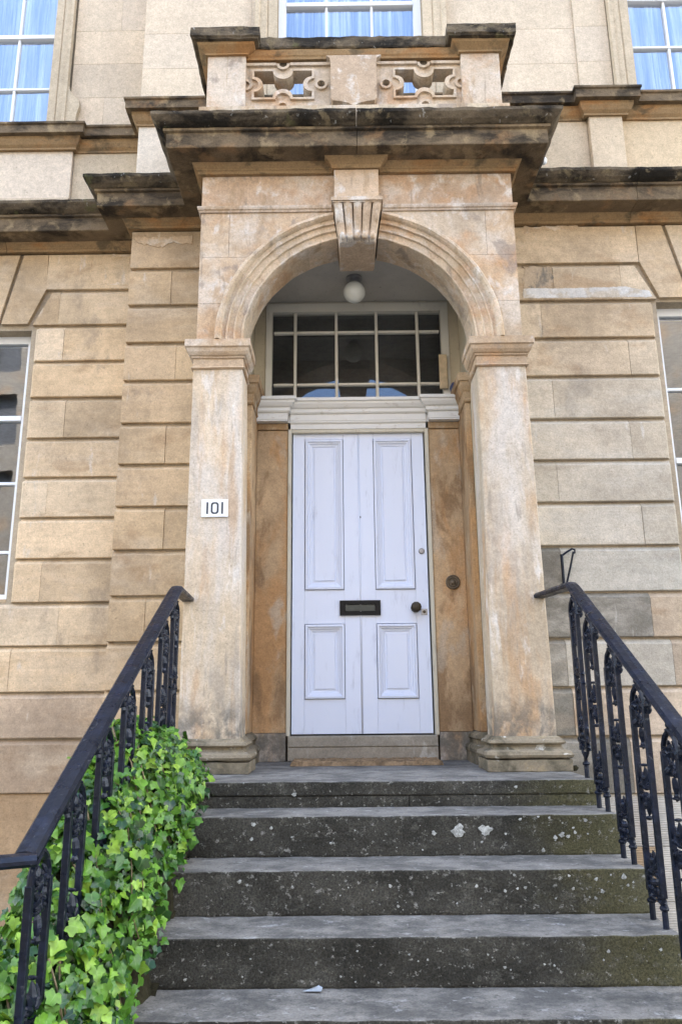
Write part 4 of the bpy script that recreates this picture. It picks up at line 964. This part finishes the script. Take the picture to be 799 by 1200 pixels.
# ------------------------------------------------------------------ railings
def orn_mesh(kind):
    """cast foliage, in local y (along rail) and z; thickness along x"""
    mb = MB(); L = lambda y, z, ry, rz, rot=0, rx=.010: mb.ball((0, y * 1.42, z), rx * 1.7, ry * 1.3, rz * 1.1, 7, 5, 0, Matrix.Rotation(rot, 3, 'X'))
    def scroll(y, z, r, sg, turns=1.3, up=1):
        pts = []
        for i in range(14):
            a = turns * 2 * math.pi * i / 13; rr = r * (1 - .75 * i / 13); pts.append((.006 * math.sin(i), (y + sg * rr * math.cos(a)) * 1.42, z + 1.15 * up * rr * math.sin(a)))
        mb.tube(pts, [.0088 - .003 * i / 13 for i in range(14)], 5)
        L(pts[-1][1] / 1.42, pts[-1][2], .008, .008)
    def lf(y, z, ln, wd, a, th=.012):      # pointed leaf starting at y,z, pointing at angle a from up
        n = 6; d = Vector((0, math.sin(a), math.cos(a))); q = Vector((0, math.cos(a), -math.sin(a))); pts = []
        mb.tube([Vector((0, y * 1.3, z)) + d * ln * t_ + Vector((.006 * math.sin(t_ * 3), 0, 0)) for t_ in (0, .2, .5, .8, 1)], [wd * .45, wd * .9, wd, wd * .6, .0015], 6)
    def palmette(y, z, r, a0, n=5, spread=1.15):
        for k in range(n):
            u = (k - (n - 1) / 2) / ((n - 1) / 2); lf(y, z, r * (1 - .28 * abs(u)), r * .17, a0 + u * spread)
        mb.ball((0, y * 1.3, z), .014, .013, .013, 8, 6)
    pi = math.pi
    if kind == 'top':
        L(0, -.018, .013, .012, 0, .010); L(0, -.040, .009, .012, 0, .008); L(0, -.058, .014, .008, 0, .010)
        for sg in (-1, 1):
            mb.tube([(0, sg * .008, -.062), (0, sg * .042, -.085), (0, sg * .064, -.12), (0, sg * .068, -.16)], [.012, .012, .011, .010], 6)
            scroll(sg * .026, -.150, .020, -sg, 1.3); scroll(sg * .022, -.215, .019, -sg, 1.2, -1); lf(sg * .012, -.10, .05, .008, pi - sg * .5); lf(sg * .03, -.165, .045, .008, pi + sg * .35)
        palmette(0, -.125, .060, pi, 5, 1.0); palmette(0, -.19, .060, pi, 5, .9); lf(0, -.24, .075, .014, pi); L(0, -.318, .010, .006, 0, .009); lf(0, -.30, .03, .012, pi)
    elif kind == 'mid':
        for up in (0, 1):
            a = pi * up; s_ = -1 if up else 1
            palmette(0, s_ * .016, .095, a, 5, 1.05); L(0, s_ * .060, .010, .014, 0, .011)
            for sg in (-1, 1): scroll(sg * .030, s_ * .022, .016, sg, 1.2, s_)
        L(0, .118, .004, .007); L(0, -.118, .005, .009)
    elif kind == 'low':
        palmette(0, .215, .085, 0, 5, .8); L(0, .255, .011, .015, 0, .011)
        for sg in (-1, 1):
            scroll(sg * .024, .20, .018, sg, 1.2); scroll(sg * .032, .140, .026, -sg, 1.4, -1); lf(sg * .02, .15, .06, .009, sg * .9); lf(sg * .03, .10, .05, .009, sg * 1.9); scroll(sg * .03, .095, .018, sg, 1.1)
        palmette(0, .135, .05, pi, 5, 1.2); L(0, .165, .012, .016, 0, .013)
    elif kind == 'drop':
        L(0, -.012, .010, .009, 0, .010); palmette(0, -.035, .045, pi, 5, .8); L(0, -.072, .010, .013, 0, .010); lf(0, -.075, .035, .010, pi)
    zs_ = {'mid': .85, 'low': .88, 'top': .93, 'drop': 1}[kind]; mb.v = [(v[0], v[1], v[2] * zs_) for v in mb.v]
    me = bpy.data.meshes.new(kind); me.from_pydata(mb.v, [], mb.f); me.update(); me.materials.append(M['iron']); return me
OM = {k: orn_mesh(k) for k in ('top', 'mid', 'low', 'drop')}
def place(name, me, parent, loc):
    o = bpy.data.objects.new(name, me); COL.objects.link(o); o.parent = parent
    o.matrix_parent_inverse = (WORLD.get(parent.name) or Matrix.Identity(4)).inverted(); o.location = loc; return o
SL = RS_ / TR
RDZ = 0
def rail_top(y): return .955 + RDZ * max(0, -.395 - y) / 1.7 + SL * min(0, (y + .395)) * .985   # underside of handrail
def railing(xr, label, end):
    root = empty('iron_railing', (xr, -1.2, GZ), label, 'railing', 'railings beside the steps'); WORLD[root.name] = Matrix.Translation((xr, -1.2, GZ))
    # handrail: flat-topped section, ramped, with a return to the pier
    sec = [(-.030, .0), (-.036, .008), (-.036, .018), (-.026, .030), (0, .034), (.026, .030), (.036, .018), (.036, .008), (.030, .0)]
    s_end = xr
    yend = -2.11 if s_end > 0 else -2.15; pts = []
    s = 1 if xr > 0 else -1
    # path as (x,y,z)
    path = [(s * 1.02, .02 if s > 0 else .03, rail_top(-.395) - .005), (xr, -.385, rail_top(-.395)), (xr, -.43, rail_top(-.43))]
    y = -.6
    while y > yend: path.append((xr, y, rail_top(y))); y -= .25
    path.append((xr, yend, rail_top(yend)))
    mb = MB(); rings = []
    for i, p in enumerate(path):
        p = Vector(p); a = Vector(path[max(0, i - 1)]); b = Vector(path[min(len(path) - 1, i + 1)])
        d1 = (p - a) if i else (b - p); d2 = (b - p) if i < len(path) - 1 else (p - a)
        h1 = Vector((d1.x, d1.y, 0)).normalized(); h2 = Vector((d2.x, d2.y, 0)).normalized(); t_ = (h1 + h2).normalized(); si = Vector((-t_.y, t_.x, 0)); k = 1 / max(.4, t_.dot(h1))
        rings.append([p + si * q[0] * k + Vector((0, 0, q[1])) for q in sec])
    n = len(sec); mb.add([v for r_ in rings for v in r_], [(i * n + q, i * n + (q + 1) % n, (i + 1) * n + (q + 1) % n, (i + 1) * n + q) for i in range(len(path) - 1) for q in range(n)] + [tuple(range(n)), tuple(range((len(path) - 1) * n, len(path) * n))])
    mb.build('handrail', M['iron'], root)
    if end:
        z = rail_top(yend); mb = MB(); rings = []
        for p, si in ((Vector((xr + .03, yend + .0, z - .002)), Vector((.45, -.9, 0)).normalized()), (Vector((xr - .45, yend - .16, z - .012)), Vector((.3, -.95, 0)).normalized()), (Vector((xr - 1.2, yend - .3, z - .03)), Vector((.2, -.98, 0)))):
            rings.append([p + si * q[0] + Vector((0, 0, q[1])) for q in sec])
        mb.add([v for r_ in rings for v in r_], [(i * n + q, i * n + (q + 1) % n, (i + 1) * n + (q + 1) % n, (i + 1) * n + q) for i in range(2) for q in range(n)] + [tuple(range(n)), tuple(range(2 * n, 3 * n))])
        mb.build('handrail', M['iron'], root)
    spots = [(xr, -.395, 0, .050)] + [(xr, -.615 - .283 * i, -R1 - RS_ * i, .070) for i in range(6)]
    if end: spots += [(xr - .32, -2.24, GZ, .070)]
    for bi, (x, y, zf, hw) in enumerate(spots):
        zt = rail_top(y); H = zt - zf; bar = MB()
        if bi == len(spots) - 1 and end: zt = rail_top(yend) - .01; H = zt - zf
        for sg in (-1, 1):
            yy = y + sg * hw; top = zt - .135
            bar.bbox(x - .011, x + .011, yy - .010, yy + .010, zf + (.13 if bi == 0 else .105), top, .002)
        ft = (0,) if bi == 0 else (-1, 1)
        for sg in ft:
            yy = y + sg * hw * .9
            bar.tube([(x, yy, zf - .03), (x, yy, zf + .06)], .012, 8); bar.ball((x, yy, zf + .068), .019, .019, .012, 8, 6); bar.tube([(x, yy, zf + .075), (x, yy if ft == (0,) else y + sg * hw, zf + .125)], .009, 6)
        if bi == 0:
            for sg in (-1, 1): bar.tube([(x, y, zf + .09), (x, y + sg * hw * .8, zf + .12), (x, y + sg * hw, zf + .16)], .008, 6)
        b = bar.build('baluster', M['iron'], root)
        place('top_ornament', OM['top'], b, (x, y, zt)); place('lower_ornament', OM['low'], b, (x, y, zf + (.0 if bi else .06)))
        place('middle_ornament', OM['mid'], b, (x, y, zf + .30 + (H - .60) * .52 if H < 1.1 else zf + H * .52))
        if bi < 6: place('pendant', OM['drop'], b, (x, y - .10, rail_top(y - .10)))
    return root
railing(1.095, 'black iron railing on the right of the steps, free of ivy', False)
RDZ = .035
railing(-1.0, 'black iron railing on the left of the steps, half buried in ivy', True)

# ------------------------------------------------------------------ ivy
def nose(y):   # height of the stair nosing line
    if y > Y1: return 0
    return max(GZ, -R1 - SL * (Y1 - TR - y) * 1.0 if y < Y1 - TR else -R1 * (Y1 - y) / TR)
def ivy_top(x, y):
    b = nose(y)
    hump = .30 + .28 * min(1, max(0, (-.55 - y) / .5)) - .12 * min(1, max(0, (-1.45 - y) / .4))
    hump *= min(1, max(0, (-.30 - y) / .22)) ** .5 if y > -.52 else 1
    hump += .05 * noise.noise(Vector((x * 5, y * 5, 1.7))) + .03 * noise.noise(Vector((x * 13, y * 13, 4)))
    xe = -.79 + .05 * noise.noise(Vector((0, y * 6, 2.2))) - .035 * max(0, min(1, (-1.2 - y) / .5))
    u = (xe - x) / .34
    if u <= 0: return None
    f = math.sqrt(max(0, 1 - (1 - min(1, u)) ** 2)) if u < 1 else 1 - 2.1 * min(1, (u - 1) / .75) ** 1.15
    lo = b - .10 if x > XL else GZ
    return b - .08 + (hump + .08) * f
ivy = empty('ivy', (-1.1, -1.2, GZ), 'bushy green ivy spilling over the left edge of the steps', 'ivy'); WORLD[ivy.name] = Matrix.Translation((-1.1, -1.2, GZ))
# dark sheet under the leaves, added for stems and the shade among them
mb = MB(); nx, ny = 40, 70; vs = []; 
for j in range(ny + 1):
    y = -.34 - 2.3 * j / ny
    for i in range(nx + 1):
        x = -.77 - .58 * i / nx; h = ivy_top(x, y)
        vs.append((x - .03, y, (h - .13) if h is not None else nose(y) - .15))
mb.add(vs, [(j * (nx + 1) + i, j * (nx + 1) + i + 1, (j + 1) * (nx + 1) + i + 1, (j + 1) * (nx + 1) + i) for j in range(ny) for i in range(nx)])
mb.jitter(.02, 12); mb.build('stem_shade_hull', M['dark_brown'], ivy)['kind'] = 'stuff'
def leaf_geo(size, fold, curl, rnd):
    half = [(.17, -.20), (.40, -.19), (.46, .02), (.64, .20), (.56, .36), (.36, .44), (.27, .62), (.12, .84)]; mid = [(0, -.04), (0, .20), (0, .48), (0, .95)]
    k1, k2 = rnd.uniform(3, 7), rnd.uniform(0, 6)
    def z(x, y): return fold * abs(x) - curl * (y * y) * .35 - .5 * curl * abs(x) ** 2 + .05 * math.sin(k1 * y + k2 + 3 * x)
    P = mid + [(a * (1 + rnd.uniform(-.13, .13)), b + rnd.uniform(-.05, .05)) for a, b in half] + [(-a * (1 + rnd.uniform(-.13, .13)), b + rnd.uniform(-.05, .05)) for a, b in half]
    bend = rnd.uniform(-.18, .18)
    v = [((x + bend * y * y) * size, (y - .15) * size, z(x, y) * size) for x, y in P]; ve = [1] * 4 + [0] * 16
    R_, L_ = 4, 12
    fs = [(0, R_, R_ + 1), (0, R_ + 1, R_ + 2), (0, R_ + 2, 1), (1, R_ + 2, R_ + 3), (1, R_ + 3, R_ + 4), (1, R_ + 4, R_ + 5), (1, R_ + 5, 2), (2, R_ + 5, R_ + 6), (2, R_ + 6, R_ + 7), (2, R_ + 7, 3)]
    fs += [(0, L_ + 1, L_), (0, L_ + 2, L_ + 1), (0, 1, L_ + 2), (1, L_ + 3, L_ + 2), (1, L_ + 4, L_ + 3), (1, L_ + 5, L_ + 4), (1, 2, L_ + 5), (2, L_ + 6, L_ + 5), (2, L_ + 7, L_ + 6), (2, 3, L_ + 7)]
    return v, fs, ve
rnd = random.Random(3); leaves = []
camp = EYE
N = 9000
while len(leaves) < N:
    y = rnd.uniform(-2.62, -.34); x = rnd.uniform(-1.36, -.72); e = .012
    h = ivy_top(x, y)
    if h is None: continue
    hx = ivy_top(x - e, y); hy = ivy_top(x, y - e)
    if hx is None or hy is None: continue
    gx = max(-3.2, min(3.2, (h - hx) / e)); gy = max(-3.2, min(3.2, (h - hy) / e))
    area = math.sqrt(1 + gx * gx + gy * gy)
    if rnd.random() > area / 3.4: continue
    nrm = Vector((-gx, -gy, 1)).normalized(); depth = abs(rnd.gauss(0, .045))
    p = Vector((x, y, h)) - nrm * depth + nrm * rnd.uniform(0, .045)
    if p.y > -.36 and p.x > -1.0: continue
    up = (nrm * .9 + Vector((.12, -.45, .45)) * .8 + Vector((rnd.gauss(0, .5), rnd.gauss(0, .5), rnd.gauss(0, .5)))).normalized()
    tip = Vector((rnd.gauss(.25, .55), rnd.gauss(-.45, .55), rnd.gauss(-.7, .35))); tip = (tip - up * tip.dot(up)).normalized()
    size = rnd.choice((.020, .027, .033, .037, .042, .050)) * rnd.uniform(.85, 1.15)
    m_ = Matrix((tip.cross(up), tip, up)).transposed().to_4x4(); m_.translation = p
    leaves.append((m_, size, depth, (p - camp).length))
# bare runners showing between the leaves
for k in range(16):
    y = rnd.uniform(-2.4, -.6); x = -1.1; pts = []
    for j in range(9):
        h = ivy_top(x, y)
        if h is None: break
        pts.append((x, y, h + .012 * math.sin(j * 2.1 + k))); x += rnd.uniform(.02, .05); y -= rnd.uniform(-.02, .06)
    if len(pts) > 3: MB().tube(pts, [.0045 - .003 * j / len(pts) for j in range(len(pts))], 5).build('runner', M['twig'], ivy, None, True)
leaves.sort(key=lambda l: (l[2] > .03) * 10 + (l[0].translation.x < -1.12) * 5 + l[3] - l[1] * 8)
variants = []
for i in range(10):
    v, fs, ve = leaf_geo(1, rnd.uniform(.1, .55), rnd.uniform(.1, 1.1), rnd)
    me = bpy.data.meshes.new('leaf'); me.from_pydata(v, [], fs); me.update(); me.materials.append(M['leaf'])
    me.attributes.new('vein', 'FLOAT', 'POINT').data.foreach_set('value', ve); me.polygons.foreach_set('use_smooth', [True] * len(fs)); variants.append(me)
inv = WORLD[ivy.name].inverted()
for m_, size, d, dist in leaves[:300]:
    o = bpy.data.objects.new('leaf', rnd.choice(variants)); COL.objects.link(o); o.parent = ivy; o.matrix_parent_inverse = inv
    o.matrix_basis = m_ @ Matrix.Scale(size, 4)
V, F, E = [], [], []
for m_, size, d, dist in leaves[300:]:
    v, fs, ve = leaf_geo(size, rnd.uniform(.1, .55), rnd.uniform(.1, 1.1), rnd); n = len(V)
    V += [tuple(m_ @ Vector(q)) for q in v]; F += [tuple(k + n for k in f) for f in fs]; E += ve
me = bpy.data.meshes.new('foliage'); me.from_pydata(V, [], F); me.update(); me.attributes.new('vein', 'FLOAT', 'POINT').data.foreach_set('value', E)
o = link('foliage', me, M['leaf'], ivy, None, True); o['kind'] = 'stuff'

# ------------------------------------------------------------------ litter
lt = MB(); y0, z0 = -1.36, -.628
lt.add([(-.275, y0, z0 + .002), (-.205, y0 - .012, z0 + .004), (-.20, y0 + .012, z0 + .010), (-.235, y0 + .02, z0 + .007), (-.20, y0 - .016, z0 + .006), (-.215, y0 + .022, z0 + .014)], [(0, 1, 2), (0, 2, 3), (0, 4, 1), (3, 2, 5), (0, 3, 5)])
tag(lt.build('plastic_wrapper', M['litter']), 'crumpled clear plastic wrapper lying on the lowest visible step', 'wrapper')
lf = MB().ball((1.135, -.03, .015), .022, .012, .014, 8, 5).tube([(1.12, -.03, .015), (1.10, -.04, .02)], .003, 5).jitter(.006, 50).build('dead_leaf', M['dark_brown'])
tag(lf, 'shrivelled dark leaf lying beside the base of the right pier', 'leaf')

# ------------------------------------------------------------------ house across the street (seen in the window panes)
tr_ = empty('terrace', (0, -24.5, GZ), 'long sandstone terrace across the street, seen mirrored in the panes', 'building'); WORLD[tr_.name] = Matrix.Translation((0, -24.5, GZ))
ops = [(-29.2 + 3.4 * i, -27.9 + 3.4 * i, z, z + 2.1) for i in range(18) for z in (.3, 4.1, 7.8, 11.2, 14.4)]
wall_open(-31, 31, GZ, 17.5, -24.9, -24.4, ops).build('wall', M['opp'], tr_)
for o_ in ops:
    MB().box(o_[0], o_[1], -24.85, -24.8, o_[2], o_[3]).build('window', M['slate'], tr_)
MB().box(-31.2, 31.2, -24.4, -24.1, 17.2, 17.6).build('cornice', M['opp'], tr_)
MB().add([(-31, -24.3, 17.6), (31, -24.3, 17.6), (31, -28, 20), (-31, -28, 20), (-31, -32, 17.6), (31, -32, 17.6)], [(0, 1, 2, 3), (3, 2, 5, 4), (0, 3, 4), (1, 5, 2)]).build('roof', M['slate'], tr_)
